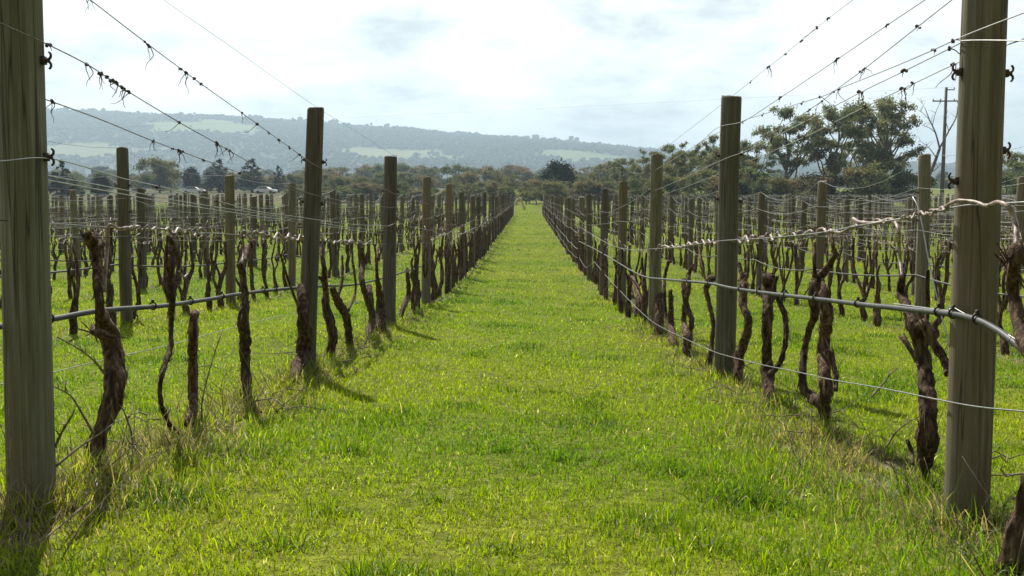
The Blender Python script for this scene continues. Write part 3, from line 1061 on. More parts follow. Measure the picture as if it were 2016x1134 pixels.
for n_, (d, side, k, j) in enumerate(cands):
    x, y, h, ly, lx, dia = POSTS[(side, k, j)]
    z = G(x, y)
    if n_ >= POST_N:
        far_posts.append((x, y, z, h, ly, lx, (side * 7 + k * 3 + j) % 8)); continue
    vis = inframe((x, y, z + h * .5))
    if dia:
        me = post_mesh(500 + side * 10 + j, dia, h); sc = (1, 1, 1)
    else:
        me = PMESH[(side * 7 + k * 3 + j) % 8]; sc = (1, 1, h / 1.8)
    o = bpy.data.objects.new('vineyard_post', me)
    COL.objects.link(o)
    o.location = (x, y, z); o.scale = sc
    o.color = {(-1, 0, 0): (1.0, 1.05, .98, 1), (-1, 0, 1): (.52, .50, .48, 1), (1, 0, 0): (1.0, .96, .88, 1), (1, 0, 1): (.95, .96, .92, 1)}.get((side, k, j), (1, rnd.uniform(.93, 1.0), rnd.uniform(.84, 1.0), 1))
    o.rotation_euler = (-math.atan(ly / h), math.atan(lx / h), 0 if dia else 0)
    c = count.get((side, k), 0)
    if vis: count[(side, k)] = c + 1
    if k == 0 and j == 0:
        lab = ('biggest mossy timber post, split down its front, nearest on the left of the lane' if side < 0 else 'biggest timber post, rusty brown along its left edge, nearest on the right of the lane')
    elif k == 0 and j == 1:
        lab = ('second post left of the lane, its foot wrapped by a dark vine trunk' if side < 0 else 'second post right of the lane, flat topped and standing above the trees')
    elif y < 34 and vis and c < 12:
        lab = 'grey timber post, %s from the near end of %s' % (ORD[c], rown(side, k))
    else:
        lab = 'small far off timber post among the %s rows beyond the near posts' % sidew(side)
    tag(o, lab, 'post', 'timber posts of the vine rows')
    if k <= 2 and y < 26:
        rr = (dia or DIAS[(side * 7 + k * 3 + j) % 8]) / 2 * .97
        if k == 0 and j == 0:
            zs_ = [(1.245, 1, .0), (1.07, 1, 0), (1.0 + .20, 1, .1)] if False else None
        for (zc, s_) in ((h * .80, 1), (h * .80, -1), (h * .64, 1), (h * .64, -1)):
            if k and s_ * side > 0 and y > 15: continue
            if k == 0 and j == 0:
                zc = {(-1, 1, True): 1.265, (-1, 1, False): 1.0, (-1, -1, True): 1.10, (-1, -1, False): .9, (1, -1, True): 1.37, (1, 1, True): 1.365, (1, -1, False): 1.05, (1, 1, False): 1.14}[(side, s_, zc > h * .7)]
            c_ = bpy.data.objects.new('wire_clip', CLIP)
            COL.objects.link(c_)
            c_.parent = o
            c_.location = (s_ * rr, 0, (zc + rnd.uniform(-.02, .02) * (j > 0)) / sc[2])
            c_.rotation_euler = (0, 0, 0 if s_ > 0 else math.pi)
            c_.scale = (.68, .68, .68 / sc[2])
# the remaining far posts as one mass
V = []; Q = []
for (x, y, z, h, ly, lx, v) in far_posts:
    r_ = DIAS[v] / 2
    b0 = len(V)
    for zz_, f in ((-.1, 1.02), (h * .5, 1), (h, .97)):
        for a in range(8):
            V.append((x + lx * zz_ / h + r_ * f * math.cos(a * .7854), y + ly * zz_ / h + r_ * f * math.sin(a * .7854), z + zz_))
    for i in range(2):
        for a in range(8):
            Q.append((b0 + i * 8 + a, b0 + i * 8 + (a + 1) % 8, b0 + (i + 1) * 8 + (a + 1) % 8, b0 + (i + 1) * 8 + a))
    Q.append(tuple(b0 + 16 + a for a in range(8)))
if V:
    tag(mesh_obj('distant_posts', V, Q, M['post'], None, True), 'mass of thin far posts at the back of the vine rows', 'posts', kind='stuff')

# ------------------------------------------------------------------ wires
HW = {'top': 1.79, 'upper': 1.52, 'foliage': 1.26, 'middle': 1.08, 'fruiting': .93, 'hose': .60, 'low': .22}
KIND = {'top': 'thin top wire along the post tops', 'upper': 'upper foliage wire', 'foliage': 'foliage wire', 'middle': 'middle wire', 'fruiting': 'cane carrying wire', 'hose': 'grey drip hose', 'low': 'lowest wire near the grass'}


def row_pts(side, k, h, xo, ymin=-99, sagm=.10, seed=0, ymax=999):
    q = random.Random(seed)
    P = []
    x0 = rowx(side, k)
    js = sorted(j for (s_, kk, j) in POSTS if s_ == side and kk == k)
    prev = None
    first = max(0, js[0])
    Y0 = y0(side) - SP
    seq = [(Y0, x0, 1.8, 0)] + [(POSTS[(side, k, j)][1], POSTS[(side, k, j)][0], POSTS[(side, k, j)][2], POSTS[(side, k, j)][3]) for j in js]
    pts = []
    for (y, x, ph, ly) in seq:
        hh = min(h + q.uniform(-.04, .04), ph - .01) if h < 1.7 else ph + .004
        pts.append((x + xo + 0, y + ly * hh / ph, G(x, y) + hh))
    out = []
    for a, b in zip(pts[:-1], pts[1:]):
        sg = q.uniform(.0, sagm)
        n = 6 if b[1] < 45 else 3
        for i in range(n):
            t = i / n
            if ymin <= a[1] + (b[1] - a[1]) * t <= ymax:
                out.append((a[0] + (b[0] - a[0]) * t, a[1] + (b[1] - a[1]) * t, a[2] + (b[2] - a[2]) * t - sg * 4 * t * (1 - t)))
    if ymax > pts[-1][1]: out.append(pts[-1])
    return out


TEND = []
for i in range(6):
    q = random.Random(i + 50)
    mb = MB()
    for kk in range(3 if i < 4 else 5):
        mb.blob((q.uniform(-.004, .004), q.uniform(-.02, .02), q.uniform(-.004, .004)), q.uniform(.004, .008), i * 3 + kk)
    for kk in range((1, 1, 2, 1, 3, 3)[i]):
        L = q.uniform(.05, .14) if i not in (0, 3) else q.uniform(.015, .03)
        p = Vector((0, q.uniform(-.02, .02), 0)); P = [p.copy()]; d = Vector((q.uniform(-.5, .5), q.uniform(-1, 1), q.uniform(-1, .0))).normalized()
        for s_ in range(6):
            d = (d + Vector((q.uniform(-.5, .5), q.uniform(-.6, .6), q.uniform(-.55, .2)))).normalized()
            p = p + d * L / 6; P.append(p.copy())
        S_ = spline([tuple(v) for v in P], 3)
        mb.tube(S_, list(np.linspace(.0022, .0009, len(S_))), 5)
    TEND.append(mb.build('dried_tendril', M['tendril'], None, True, False).data)


def build_wire(kind, pts, label, rad=.0019, mat='wire', ntend=0, tend_range=None, seed=0, knots=()):
    mb = MB()
    near = [p for p in pts if p[1] < 12]; far = [p for p in pts if p[1] >= 12]
    R = [rad * (1 if p[1] < 8 else min(1.5, (p[1] / 8) ** .35)) for p in pts]
    if kind == 'hose':
        mb.tube(pts, .0092, 10)
        o = mb.build('drip_hose', M['hose'])
    else:
        mb.tube(pts, R, 5)
        o = mb.build('trellis_wire', M[mat])
    tag(o, label, 'hose' if kind == 'hose' else 'wire', 'drip hoses along the vine rows' if kind == 'hose' else 'trellis wires of the vine rows')
    q = random.Random(seed)
    A = np.array(pts)
    for y, big in knots:
        c = bpy.data.objects.new('dried_tendril', TEND[(q.choice([4, 5, 2]) if big else q.choice([0, 3, 0, 1]))])
        COL.objects.link(c); c.parent = o
        c.location = (np.interp(y, A[:, 1], A[:, 0]), y, np.interp(y, A[:, 1], A[:, 2]))
        s_ = q.uniform(.6, .95) if big else q.uniform(.55, .9)
        c.scale = (s_, s_, s_); c.rotation_euler = (q.uniform(-.4, .4), 0, q.choice([0, math.pi]))
    return o


def traced(side, xo, px, n=6):
    X = rowx(side, 0) + xo
    P = [tuple(onX(a, b, X)) for a, b in px]
    P.sort(key=lambda p: p[1])
    return [tuple(v) for v in spline(P, n)]


def back(P, y=-.9):
    """carry the wire straight on past the camera to the next post behind"""
    a, b = Vector(P[0]), Vector(P[min(6, len(P) - 1)])
    if a.y > y:
        d = (b - a); d = d / d.y
        return [tuple(a + d * (y - a.y))] + P
    return P


def lane_wire(side, kind, xo, px, label, cont=None, rad=.0019, mat='wire', seed=0, kn=()):
    P = back(traced(side, xo, px))
    ye = P[-1][1]
    nxt = min(POSTS[(side, 0, j)][1] for (s_, k, j) in POSTS if s_ == side and k == 0 and POSTS[(side, 0, j)][1] > ye + .3)
    P += row_pts(side, 0, cont if cont else HW[kind], xo, nxt - .01, .07, seed)
    X = rowx(side, 0) + xo
    return build_wire(kind, P, label, rad, mat, nt, None, seed, [(onX(abs(c), 300, X).y, c < 0) for c in kn])


R0 = .07
lane_wire(-1, 'top', .0, [(322, 0), (470, 103), (616, 206), (700, 258), (770, 303), (842, 350)], 'thin topmost wire sloping down to the second post top left of the lane', rad=.0011, mat='rust', seed=1)
lane_wire(-1, 'upper', R0, [(178, 0), (295, 90), (400, 168), (480, 225), (570, 290), (635, 333), (700, 356), (762, 374)], 'knotty rust brown wire dropping across the sky to the second left post', 1.36, mat='rust', seed=2, kn=[-183, 294, -300, 360, -372, 386, 400, -478, 508, 530, 550, 570, 590])
lane_wire(-1, 'foliage', R0, [(0, 45), (103, 92), (180, 132), (250, 179), (353, 241), (426, 282), (520, 336), (600, 378), (690, 398), (765, 408)], 'wire hung with twig scraps, clipped to the nearest left post high up', 1.2, mat='rust', seed=3, kn=[105, -177, -205, 215, 225, -235, -248, 258, 355, -427, 446, -452, 500])
lane_wire(-1, 'middle', -R0, [(60, 186), (113, 204), (205, 238), (305, 279), (405, 316), (474, 341), (544, 363), (629, 392), (680, 405), (765, 420)], 'wire passing behind the nearest left post and falling past the hills', 1.12, mat='rust', seed=4, kn=[-109, -303, 340, -352, 358, 400, 470])
lane_wire(-1, 'middle', R0, [(0, 317), (105, 313), (241, 351), (308, 366), (423, 394), (501, 415), (580, 426), (626, 433), (690, 441), (765, 445)], 'pale wire crossing the face of the nearest left post at hill foot height', 1.02, seed=5, kn=[308, 423])
lane_wire(-1, 'middle', -R0, [(60, 338), (102, 347), (235, 372), (326, 391), (430, 408), (560, 428), (690, 448)], 'upper of two close pale wires leaving the back of the nearest left post', .99, seed=6)
lane_wire(-1, 'middle', -R0 + .01, [(60, 349), (102, 356), (235, 381), (326, 398), (430, 414), (560, 433), (690, 452)], 'lower of two close pale wires leaving the back of the nearest left post', .97, seed=7)
FRL = [(40, 436), (102, 440), (215, 447), (300, 451), (397, 458), (490, 463), (591, 470), (690, 477), (765, 481)]
lane_wire(-1, 'fruiting', -.02, FRL, 'cane wrapped fruiting wire of the first row left of the lane', .90, seed=8)
HL = [(0, 643), (105, 628), (195, 612), (300, 604), (345, 599), (413, 589), (471, 579), (556, 569), (640, 563), (700, 560), (765, 545)]
hl = lane_wire(-1, 'hose', -R0 - .015, HL, 'grey drip hose running through the row on the left of the lane', .58, seed=9)
lane_wire(-1, 'low', -R0, [(0, 757), (105, 733), (210, 707), (330, 680), (440, 650), (510, 632), (590, 615), (690, 600)], 'thin lowest wire sloping behind the vines left of the lane', .4, rad=.0016, seed=10)

lane_wire(1, 'top', .0, [(1679, 0), (1624, 42), (1541, 110), (1509, 135), (1436, 194), (1344, 265), (1294, 304), (1228, 352)], 'topmost wire rising from the second post top right of the lane', rad=.0013, mat='rust', seed=21, kn=[1624, 1601, 1571, 1541, -1509, 1475])
lane_wire(1, 'upper', R0, [(1821, 0), (1739, 55), (1644, 120), (1534, 194), (1461, 241), (1412, 262), (1369, 287), (1327, 314), (1283, 340)], 'knotted wire meeting the second right post at its upper clip', 1.5, mat='rust', seed=22, kn=[1739, 1644, -1640, 1534, 1461, 1440])
lane_wire(1, 'upper', R0 - .02, [(1874, 0), (1799, 59), (1696, 140), (1646, 177), (1614, 202), (1560, 238), (1500, 275), (1440, 305), (1350, 345)], 'steepest knotted wire on the right, crossing another above the gums', 1.4, mat='rust', seed=23, kn=[1799, -1697, 1690, 1640, -1614, 1590])
lane_wire(1, 'foliage', -R0, [(2016, 25), (1900, 70), (1829, 102), (1744, 138), (1646, 177), (1611, 192), (1479, 232), (1454, 242), (1412, 252), (1369, 287), (1290, 335)], 'wire clipped high on the nearest right post and looped over the second right post', 1.48, seed=24, kn=[1868, 1829, -1646, 1611, 1577, 1500])
lane_wire(1, 'foliage', -R0, [(2016, 80), (1900, 80), (1881, 90), (1776, 142), (1694, 182), (1584, 240), (1469, 297), (1424, 314), (1344, 352), (1290, 375)], 'wire pulled tight across the face of the nearest right post under its top clip', 1.25, seed=25, kn=[1862, 1776, -1690, 1584, 1520])
lane_wire(1, 'middle', R0, [(1950, 100), (1896, 119), (1794, 167), (1684, 220), (1584, 270), (1474, 318), (1409, 345), (1344, 370), (1290, 388)], 'wire leaving from behind the nearest right post across the gum crowns', 1.15, seed=26, kn=[-1873, -1794, -1773, 1700, 1640, 1584])
FRR = [(2016, 398), (1930, 403), (1890, 406), (1800, 426), (1690, 444), (1600, 460), (1500, 469), (1410, 475), (1326, 487), (1281, 490), (1239, 491), (1194, 478), (1140, 446)]
lane_wire(1, 'fruiting', -.088, FRR, 'fruiting wire of the right lane row, wrapped in pale twisted canes', .96, seed=27, rad=.0024)
HR = [(2060, 724), (2016, 690), (1960, 648), (1900, 623), (1800, 610), (1700, 600), (1620, 590), (1510, 577), (1440, 567), (1390, 557), (1310, 550), (1270, 545), (1240, 531), (1205, 510), (1170, 490), (1140, 475)]
hr_ = lane_wire(1, 'hose', -R0 - .015, HR, 'shiny grey drip hose along the row on the right of the lane', .56, seed=28, rad=.0105)
lane_wire(1, 'low', -R0 - .005, [(2016, 810), (1900, 797), (1740, 765), (1640, 748), (1560, 730), (1500, 718), (1430, 700), (1400, 690), (1345, 665), (1290, 637), (1260, 612), (1225, 577), (1195, 545), (1170, 515)], 'pale lowest wire sagging towards the lane on its right side', .3, rad=.0024, seed=29)
P = [tuple(onX(a, b, XR + .1)) for a, b in ((1797, 388), (1806, 405), (1815, 440), (1824, 490), (1834, 540), (1846, 590), (1858, 640), (1870, 685))]
build_wire('loose', [tuple(v) for v in spline(P, 5)], 'loose pale wire hanging slanted beside the nearest right post', .0022)
P = [tuple(onX(a, b, XR - .085)) for a, b in ((1760, 598), (1870, 612), (1866, 606), (1874, 604), (1900, 618), (1930, 632), (1990, 662), (2030, 690))]
build_wire('loose', [tuple(v) for v in spline(P, 4)], 'thin tie wire running just above the drip hose at the nearest right post', .002)


def hose_clips(o, side, pxs, X):
    A = np.array([tuple(v.co) for v in o.data.vertices]).reshape(-1, 10, 3).mean(1)
    for px in pxs:
        y = onX(px, 600, X).y
        mb = MB()
        c = Vector((np.interp(y, A[:, 1], A[:, 0]), y, np.interp(y, A[:, 1], A[:, 2])))
        for q in range(12):
            pass
        ring = [(0 + .013 * math.cos(a * .6283), .0015 * math.sin(a), .003 + .0145 * math.sin(a * .6283)) for a in range(11)]
        mb.tube(ring, .0035, 6, cap=False)
        mb.box((.0, 0, .022), (.004, .006, .006))
        r = mb.build('hose_clip', M['clip'], o)
        r.location = c


hose_clips(hl, -1, (150, 343, 413, 471, 548, 570), XL)
hose_clips(hr_, 1, (1985, 1934, 1903, 1733, 1644, 1581, 1524, 1485, 1420, 1375), XR)

sd = 300
for side in (-1, 1):
    for k in range(1, NROW):
        X = abs(rowx(side, k))
        near_y = max(y0(side) - SP, X * 1900 / (1090 if side < 0 else 1030) * .86 - 3)
        ks = ['top', 'upper', 'foliage', 'middle', 'fruiting', 'hose'] if k < 5 else ['top', 'upper', 'foliage', 'fruiting', 'hose']
        for i, kd in enumerate(ks):
            sd += 1
            pts = row_pts(side, k, HW[kd], (.066, -.066)[i % 2] if kd not in ('top',) else 0, near_y, {'top': .22, 'upper': .14, 'hose': .09, 'fruiting': .05}.get(kd, .1), sd)
            if len(pts) < 2: continue
            lab = '%s of %s' % (KIND[kd], rown(side, k))
            if kd == 'hose':
                build_wire('hose', pts, lab, .011)
            else:
                build_wire(kd, pts, lab, .0019 if k < 3 else .0022)


# ------------------------------------------------------------------ vines
def vine_tubes(strokes, X, seed, org):
    """strokes traced in the plane of the row, turned into gnarled round limbs"""
    q = random.Random(seed)
    mb = MB()
    for s_i, st in enumerate(strokes):
        P = []
        ph = q.uniform(0, 6)
        for i, (px, py, w_) in enumerate(st):
            jx = .022 * math.sin(i * 1.3 + ph) if i > 0 else 0
            p = onX(px, py, X)
            dist = (p - EYE).dot(FW)
            p = onX(px, py, X + jx)
            P.append((p.x - org.x, p.y - org.y, p.z - org.z, w_ * .87 / 2 / F * dist))
        S_ = spline(P, 9 if len(P) < 10 else 7)
        mb.tube(S_[:, :3], [max(.0025, r_) for r_ in S_[:, 3]], 16, .36, seed * 3.1 + s_i, 30, ridge=.09)
        # shaggy strips of peeling bark
        for b in range(int(len(S_) * 1.5)):
            i = q.randrange(1, len(S_) - 3)
            r_ = S_[i, 3]
            if r_ < .009: continue
            a = q.uniform(0, 6.28)
            o_ = Vector((math.cos(a), math.sin(a), 0))
            p = Vector(S_[i, :3]) + o_ * r_ * 1.02
            d = (Vector(S_[min(i + 3, len(S_) - 1), :3]) - Vector(S_[i, :3])).normalized() * q.choice([1, -1, -1])
            L = q.uniform(.025, .10)
            side_ = d.cross(o_).normalized() * q.uniform(.0015, .004)
            b0 = len(mb.V)
            for t_, f_ in ((0, 1), (.5, 1), (1, .4)):
                c_ = p + d * L * t_ + o_ * (t_ * t_ * q.uniform(.002, .022))
                mb.V += [c_ - side_ * f_, c_ + side_ * f_]
            mb.F += [(b0, b0 + 1, b0 + 3, b0 + 2), (b0 + 2, b0 + 3, b0 + 5, b0 + 4)]
    return mb


def traced_vine(side, xo, seed, parts, label, sides_label=None):
    """parts: list of (part name, strokes)"""
    X = rowx(side, 0) + xo
    px, py, _ = parts[0][1][0][0]
    b = onX(px, py, X)
    org = Vector((X, b.y, G(X, b.y)))
    root = empty('grape_vine', org)
    # plant the foot firmly in the ground
    for n_, (pn, strokes) in enumerate(parts):
        if n_ == 0:
            f = strokes[0][0]
            foot = project((X, b.y, org.z - .06))
            strokes = [[(foot[0], max(foot[1], f[1] + 2), f[2] * 1.1)] + list(strokes[0])] + list(strokes[1:])
        if pn == 'cane':
            mb = MB()
            for s_i, st in enumerate(strokes):
                P = []
                for i, (a, c, w_) in enumerate(st):
                    p = onX(a, c, X + .012 * math.sin(i * 1.7 + seed)); dist = (p - EYE).dot(FW)
                    P.append((p.x - org.x, p.y - org.y, p.z - org.z, w_ / 2 / F * dist))
                S_ = spline(P, 6)
                mb.tube(S_[:, :3], [max(.0025, r_) for r_ in S_[:, 3]], 8, .18, seed + s_i, 60)
            mb.build('cane', M['cane'], root)
        else:
            vine_tubes(strokes, X, seed + n_ * 7, org).build(pn, M['bark'], root)
    tag(root, label, 'grapevine', 'bare grapevines of the vine rows')
    return root


def wrap(side, wpx, a, b, turns, amp=4, w=5, seed=0):
    """a cane twisted along the fruiting wire between two photo columns"""
    q = random.Random(seed)
    W_ = sorted(wpx)
    xs_ = [p[0] for p in W_]; ys_ = [p[1] for p in W_]
    out = []
    t = 0.0; up = 1
    while t < 1:
        x = a + (b - a) * t
        out.append((x, np.interp(x, xs_, ys_) + up * amp * q.choice([.2, .5, .8, 1.1, 1.5]) - .5, w * (1 - .35 * t) * q.uniform(.75, 1.25)))
        t += q.uniform(.35, 1.1) / (turns * 2.2); up = -up if q.random() < .8 else up
    return out


L1 = traced_vine(-1, 0, 1, [
    ('trunk', [[(172, 968, 26), (180, 930, 27), (190, 880, 34), (205, 830, 38), (224, 775, 42), (229, 730, 43), (222, 690, 41), (211, 648, 39), (200, 625, 27), (196, 600, 21), (193, 560, 20), (190, 510, 22), (183, 482, 26), (172, 461, 18)],
               [(208, 662, 22), (196, 656, 20), (186, 652, 16), (184, 640, 8)]]),
    ('arm', [[(189, 505, 14), (194, 484, 11), (198, 468, 6)]]),
    ('cane', [[(205, 575, 8), (208, 530, 8), (211, 485, 8), (214, 447, 7), (222, 444, 6), (240, 452, 5), (260, 446, 5)], wrap(-1, FRL, 240, 330, 4, 4, 5, 1)])],
    'thick twisted vine trunk swelling below the drip hose, next to the nearest left post')
traced_vine(-1, 0, 2, [
    ('trunk', [[(372, 850, 24), (374, 831, 22), (380, 800, 22), (381, 761, 21), (380, 707, 20), (380, 668, 20), (383, 622, 19), (383, 618, 18)]]),
    ('arm', [[(355, 852, 14), (337, 843, 12), (321, 808, 10), (315, 769, 10), (323, 723, 11), (335, 684, 12), (337, 653, 10), (338, 622, 11), (339, 595, 13), (343, 563, 13), (352, 532, 12), (350, 509, 10), (341, 486, 11), (335, 468, 8)]]),
    ('arm', [[(337, 591, 6), (323, 567, 7), (325, 532, 7), (327, 497, 6), (331, 463, 5)]]), ('arm', [[(340, 570, 14), (337, 540, 14), (336, 517, 15), (335, 486, 10), (341, 466, 8)]]),
    ('cane', [wrap(-1, FRL, 325, 410, 4, 5, 6, 2), [(352, 535, 5), (362, 545, 4), (368, 540, 3)]])],
    'forked vine with one straight cut off stump and one thin curved stem')
traced_vine(-1, 0, 3, [
    ('trunk', [[(484, 790, 26), (484, 742, 22), (482, 699, 23), (482, 660, 24), (479, 622, 22), (482, 583, 16), (478, 548, 14), (475, 521, 18)]]),
    ('arm', [[(475, 525, 14), (486, 497, 16), (500, 474, 12)]]), ('cane', [wrap(-1, FRL, 470, 590, 6, 5, 6, 3), [(476, 520, 5), (480, 490, 5), (478, 470, 5), (485, 462, 4)]])],
    'straight single stemmed vine midway between the first two left posts')
traced_vine(-1, .04, 4, [
    ('trunk', [[(570, 756, 16), (585, 725, 26), (598, 690, 30), (601, 658, 32), (596, 626, 24), (595, 585, 22), (592, 563, 16)]]),
    ('arm', [[(588, 605, 6), (580, 585, 6), (566, 547, 6), (552, 500, 5)]]), ('cane', [wrap(-1, FRL, 560, 600, 3, 5, 5, 4)])],
    'dark vine trunk leaning against the foot of the second left post')
traced_vine(-1, 0, 5, [
    ('trunk', [[(647, 710, 13), (652, 687, 18), (655, 664, 20), (650, 636, 20), (642, 604, 18), (641, 572, 13), (639, 547, 12), (639, 531, 10), (635, 509, 10), (636, 484, 10), (641, 472, 6)]]),
    ('arm', [[(638, 560, 9), (634, 551, 9), (627, 545, 7)]]), ('cane', [wrap(-1, FRL, 625, 700, 4, 4, 5, 5)])],
    'crooked vine standing just past the second left post')
traced_vine(-1, 0, 6, [
    ('trunk', [[(688, 683, 18), (686, 649, 17), (682, 623, 18), (671, 604, 20), (662, 585, 16), (655, 569, 14)]]),
    ('arm', [[(666, 582, 6), (674, 547, 6), (674, 502, 5)]]), ('arm', [[(686, 612, 6), (700, 572, 5), (696, 521, 5)]]), ('cane', [wrap(-1, FRL, 672, 735, 4, 3, 4, 6)])],
    'left leaning vine with two thin upright shoots, third past the second left post')
traced_vine(-1, 0, 7, [
    ('trunk', [[(716, 670, 15), (728, 648, 18), (733, 623, 16), (725, 591, 15), (715, 566, 12), (712, 540, 12), (715, 515, 12), (712, 488, 8)]]), ('arm', [[(731, 612, 14), (728, 588, 15), (727, 563, 13)]])],
    'vine with a short cut side arm just before the third left post')
traced_vine(-1, .02, 8, [
    ('trunk', [[(750, 654, 24), (750, 610, 21), (746, 572, 15), (742, 540, 7), (742, 512, 6), (746, 484, 5)]])], 'vine trunk pressed against the third left post')
traced_vine(-1, 0, 9, [
    ('trunk', [[(788, 640, 10), (792, 610, 12), (804, 582, 10), (803, 547, 9), (801, 528, 6)]]), ('arm', [[(809, 636, 6), (814, 598, 9), (817, 563, 10), (811, 537, 8), (823, 524, 4)]])],
    'pair stemmed vine just past the third left post')

traced_vine(1, -.095, 30, [
    ('trunk', [[(1985, 1134, 50), (2000, 1060, 46), (2024, 980, 44), (2050, 900, 42), (2056, 800, 38), (2040, 720, 32), (2010, 660, 28), (2002, 614, 24), (1994, 568, 26), (1994, 527, 28), (2001, 504, 34), (2002, 484, 24)]]),
    ('arm', [[(1996, 540, 20), (1984, 520, 14), (1980, 502, 12)]]),
    ('cane', [[(2001, 490, 12), (2001, 454, 11), (1995, 427, 11), (1985, 407, 10), (1965, 398, 9), (1941, 405, 8), (1921, 398, 8), (1888, 395, 7), (1868, 402, 7), (1854, 412, 7), (1831, 414, 5)], wrap(1, FRR, 1860, 1770, 5, 4, 6, 7)])],
    'shaggy vine in the bottom right corner, with a long pale cane over the nearest post')
traced_vine(1, .03, 31, [
    ('trunk', [[(1818, 955, 20), (1822, 905, 34), (1825, 860, 44), (1826, 820, 34), (1826, 770, 34), (1820, 720, 32), (1812, 680, 29), (1804, 650, 28), (1792, 621, 20), (1784, 600, 18), (1772, 574, 18), (1777, 540, 13)], [(1797, 914, 6), (1795, 891, 9), (1786, 865, 9)]]),
    ('arm', [[(1806, 655, 24), (1820, 640, 24), (1837, 675, 20), (1857, 705, 18), (1866, 738, 14)]]), ('arm', [[(1810, 722, 10), (1804, 708, 10), (1780, 671, 9), (1772, 663, 6)]]), ('arm', [[(1798, 698, 7), (1790, 681, 7), (1780, 657, 5)]]),
    ('arm', [[(1822, 640, 10), (1826, 614, 10), (1826, 567, 8), (1827, 531, 7)]]),
    ('cane', [[(1776, 545, 6), (1772, 510, 7), (1770, 480, 7), (1769, 454, 7), (1760, 435, 7), (1747, 432, 7), (1727, 439, 7), (1693, 437, 6), (1680, 430, 6)], wrap(1, FRR, 1760, 1660, 4, 4, 5, 8)])],
    'many armed vine with a knobbly base just left of the nearest right post')
traced_vine(1, 0, 32, [
    ('trunk', [[(1623, 828, 24), (1621, 797, 30), (1625, 769, 28), (1623, 731, 26), (1621, 692, 26), (1625, 653, 28), (1628, 614, 26), (1621, 587, 22), (1621, 563, 10), (1619, 548, 8)]]),
    ('arm', [[(1612, 792, 26), (1597, 781, 26), (1582, 762, 16), (1580, 731, 14), (1584, 692, 14), (1592, 653, 15), (1603, 622, 17), (1602, 591, 22), (1604, 563, 25), (1611, 548, 19), (1628, 529, 15), (1644, 501, 12), (1640, 486, 8), (1636, 463, 7)]]),
    ('arm', [[(1630, 690, 14), (1636, 700, 14), (1644, 731, 13), (1646, 769, 9)]]), ('arm', [[(1604, 560, 9), (1603, 517, 8), (1603, 478, 7)]]),
    ('cane', [wrap(1, FRR, 1640, 1560, 4, 5, 6, 9), [(1636, 466, 7), (1640, 455, 7), (1655, 458, 6), (1675, 448, 5), (1690, 446, 4)]])],
    'vine whose second stem loops out left and back up, second from the nearest right post')
traced_vine(1, 0, 33, [
    ('trunk', [[(1516, 812, 15), (1514, 781, 22), (1512, 742, 28), (1510, 715, 24), (1510, 672, 20), (1510, 633, 22), (1512, 595, 24), (1512, 564, 28), (1514, 546, 28)]]),
    ('arm', [[(1518, 735, 13), (1526, 727, 12), (1539, 707, 12), (1547, 672, 11), (1547, 630, 11), (1535, 595, 11), (1524, 571, 10), (1531, 544, 6)]]),
    ('cane', [wrap(1, FRR, 1580, 1480, 6, 5, 6, 10)])],
    'vine with a thick upright trunk and a side stem bowed out to the right')
traced_vine(1, .03, 34, [
    ('trunk', [[(1442, 771, 13), (1452, 742, 18), (1456, 700, 22), (1469, 661, 20), (1473, 630, 16), (1463, 602, 17), (1463, 568, 20), (1463, 544, 18)]]),
    ('arm', [[(1462, 548, 8), (1454, 517, 8)]]), ('arm', [[(1468, 550, 7), (1473, 536, 6), (1473, 490, 6)]]), ('cane', [wrap(1, FRR, 1490, 1400, 5, 5, 6, 11)])],
    'vine bending out from behind the right edge of the second right post')
traced_vine(1, .03, 35, [
    ('trunk', [[(1389, 738, 14), (1398, 706, 14), (1402, 670, 9), (1405, 640, 10), (1395, 595, 10), (1391, 568, 11), (1401, 547, 18)]]), ('arm', [[(1392, 560, 5), (1380, 520, 6), (1377, 493, 5)]]), ('cane', [wrap(1, FRR, 1400, 1330, 4, 4, 5, 12)])],
    'thin vine on the left edge of the second right post')
traced_vine(1, 0, 36, [
    ('trunk', [[(1350, 703, 15), (1353, 679, 18), (1354, 658, 20), (1347, 640, 12), (1347, 616, 12), (1350, 592, 12), (1356, 568, 10), (1357, 538, 8), (1365, 520, 5)]]),
    ('arm', [[(1355, 655, 14), (1362, 634, 12), (1354, 607, 12), (1348, 580, 12), (1345, 550, 10)]]), ('cane', [wrap(1, FRR, 1345, 1270, 4, 4, 5, 13)])],
    'vine with two stems crossing in a narrow eye, midway between second and third right posts')
traced_vine(1, 0, 37, [
    ('trunk', [[(1326, 682, 15), (1323, 655, 18), (1320, 634, 14), (1321, 604, 11), (1320, 571, 10)]]), ('arm', [[(1320, 655, 11), (1311, 622, 8), (1308, 580, 8), (1309, 544, 7), (1317, 514, 8)]])],
    'two pronged vine just before the third right post')
traced_vine(1, .02, 38, [('trunk', [[(1297, 657, 20), (1298, 610, 21), (1296, 568, 16), (1296, 520, 6)]])], 'vine trunk tucked against the third right post')
traced_vine(1, 0, 39, [('trunk', [[(1266, 626, 14), (1260, 592, 14), (1251, 559, 12), (1243, 541, 10)]]), ('arm', [[(1252, 622, 8), (1250, 600, 7), (1242, 568, 8), (1238, 540, 6)]]), ('arm', [[(1266, 615, 10), (1269, 592, 10), (1267, 535, 11)]])],
    'three stemmed vine just past the third right post')


